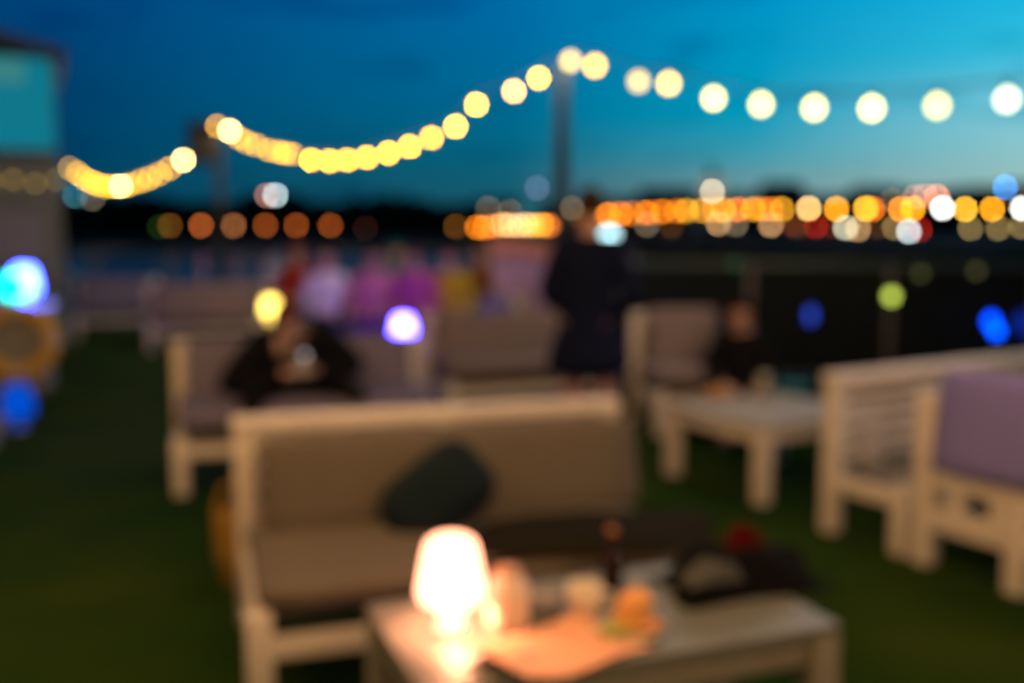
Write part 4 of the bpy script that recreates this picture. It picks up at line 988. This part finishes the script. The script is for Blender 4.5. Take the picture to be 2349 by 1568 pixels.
o = MB().box(-0.038, 0.038, -0.004, 0.004, -0.075, 0.075).build('phone_body', mat('grey_phone', (0.30, 0.29, 0.31), 0.25), r, bevel=0.003)
o.rotation_euler = (R(-35), 0, 0)
o2 = MB().box(-0.034, 0.034, 0.0045, 0.0055, -0.070, 0.070).build('screen', glow('phone_screen', (0.72, 0.55, 0.80), 0.7, True), r); o2.rotation_euler = (R(-35), 0, 0)
o3 = MB(); o3.ball((0.018, -0.006, 0.055), 0.012, 10, 6, (1, 0.3, 1)); o3 = o3.build('flash', glow('phone_flash', (0.75, 0.74, 0.85), 2.2), r); o3.rotation_euler = (R(-35), 0, 0)
# guests on the long bench
def seat_on(px, Y, label, rz, top, tn, hair, hs=0.47, lean=0.03, lx=0.0, hands='lap', hl=False, bottom=None, tone=None, sc_=1.0):
    q = at_y(px, 700, Y); return person(label, (q.x, q.y, 0.0), rz, SIT(hs, lean, lx, hands, knee=0.09), top, bottom or jean, hair, top_name=tn, hair_long=hl, tone=tone, scale=sc_)
seat_on(758, 10.35, 'guest in a white top turning towards the violet lamp, left end of the guest row', R(28), cloth_m('white_cotton', (0.66, 0.60, 0.62)), 'top', hair_br, lx=-0.05, hl=True, tone=('fair', (0.6, 0.36, 0.26)))
seat_on(846, 10.35, 'guest in a rose pink top, second from the left in the guest row', R(10), cloth_m('rose_cotton', (0.50, 0.16, 0.24)), 'top', hair_bk, lx=0.06, hl=True, bottom=cloth_m('violet_trousers', (0.08, 0.02, 0.16)))
seat_on(956, 10.35, 'guest in a magenta top beside the yellow one', R(-6), cloth_m('magenta_cotton', (0.42, 0.07, 0.20)), 'top', hair_br, lx=-0.03)
seat_on(1036, 10.4, 'guest in a mustard yellow top with black hair', R(-14), cloth_m('mustard_cotton', (0.46, 0.33, 0.01)), 'top', hair_bk, lx=-0.02, hl=True)
seat_on(1106, 12.5, 'guest in a dark russet top behind the yellow one', R(-16), cloth_m('russet_cotton', (0.16, 0.05, 0.02)), 'top', hair_br)
seat_on(914, 12.5, 'guest in a teal top behind the pink and magenta ones', R(0), cloth_m('teal_cotton', (0.01, 0.16, 0.19)), 'top', cloth_m('teal_hat', (0.01, 0.12, 0.15)))
seat_on(684, 12.5, 'guest in a dark red top above the yellow lamp', R(12), cloth_m('dark_red_cotton', (0.20, 0.015, 0.01)), 'top', hair_rd)
# reclining figure on a beanbag
q = at_y(1716, 745, 7.1)
bb_ = thing('bean_bag', 'black bean bag behind the square right table', 'bean bag', (q.x, 7.25, 0), 0)
MB().lathe([(0, 0), (0.34, 0.0), (0.43, 0.07), (0.44, 0.16), (0.38, 0.26), (0.22, 0.30), (0, 0.28)], 28).build('bag', mat('black_canvas', (0.008, 0.008, 0.010), 0.9, bump=0.4), bb_, smooth=True)
o = MB(); o.ball((0, 0.30, 0.36), 0.27, 22, 14, (1.15, 0.6, 1.1)); o.build('back_bolster', MATS['black_canvas'], bb_, smooth=True)
person('person in dark clothes slouching on the black bean bag behind the square right table', (q.x - 0.02, 7.15, 0.0), R(-12), SIT(0.24, 0.10, -0.03, 'lap', bow=0.03, fwd=0.46), blk, blk, hair_bk, top_name='jacket', scale=0.92, tone=('warm', (0.55, 0.30, 0.22)))

# ------------------------------------------------------------------ render settings
vs = scene.view_settings
vs.view_transform = 'Standard'; vs.look = 'None'; vs.gamma = 1.0; vs.exposure = 0.0
scene.render.engine = 'CYCLES'
cy = scene.cycles
cy.use_denoising = True
try: cy.denoiser = 'OPENIMAGEDENOISE'; cy.denoising_input_passes = 'RGB_ALBEDO_NORMAL'; cy.denoising_prefilter = 'ACCURATE'
except Exception: pass
cy.use_adaptive_sampling = False
cy.use_light_tree = True
cy.max_bounces = 5; cy.diffuse_bounces = 2; cy.glossy_bounces = 2
cy.sample_clamp_indirect = 4.0; cy.sample_clamp_direct = 0.0
cy.caustics_reflective = False; cy.caustics_refractive = False
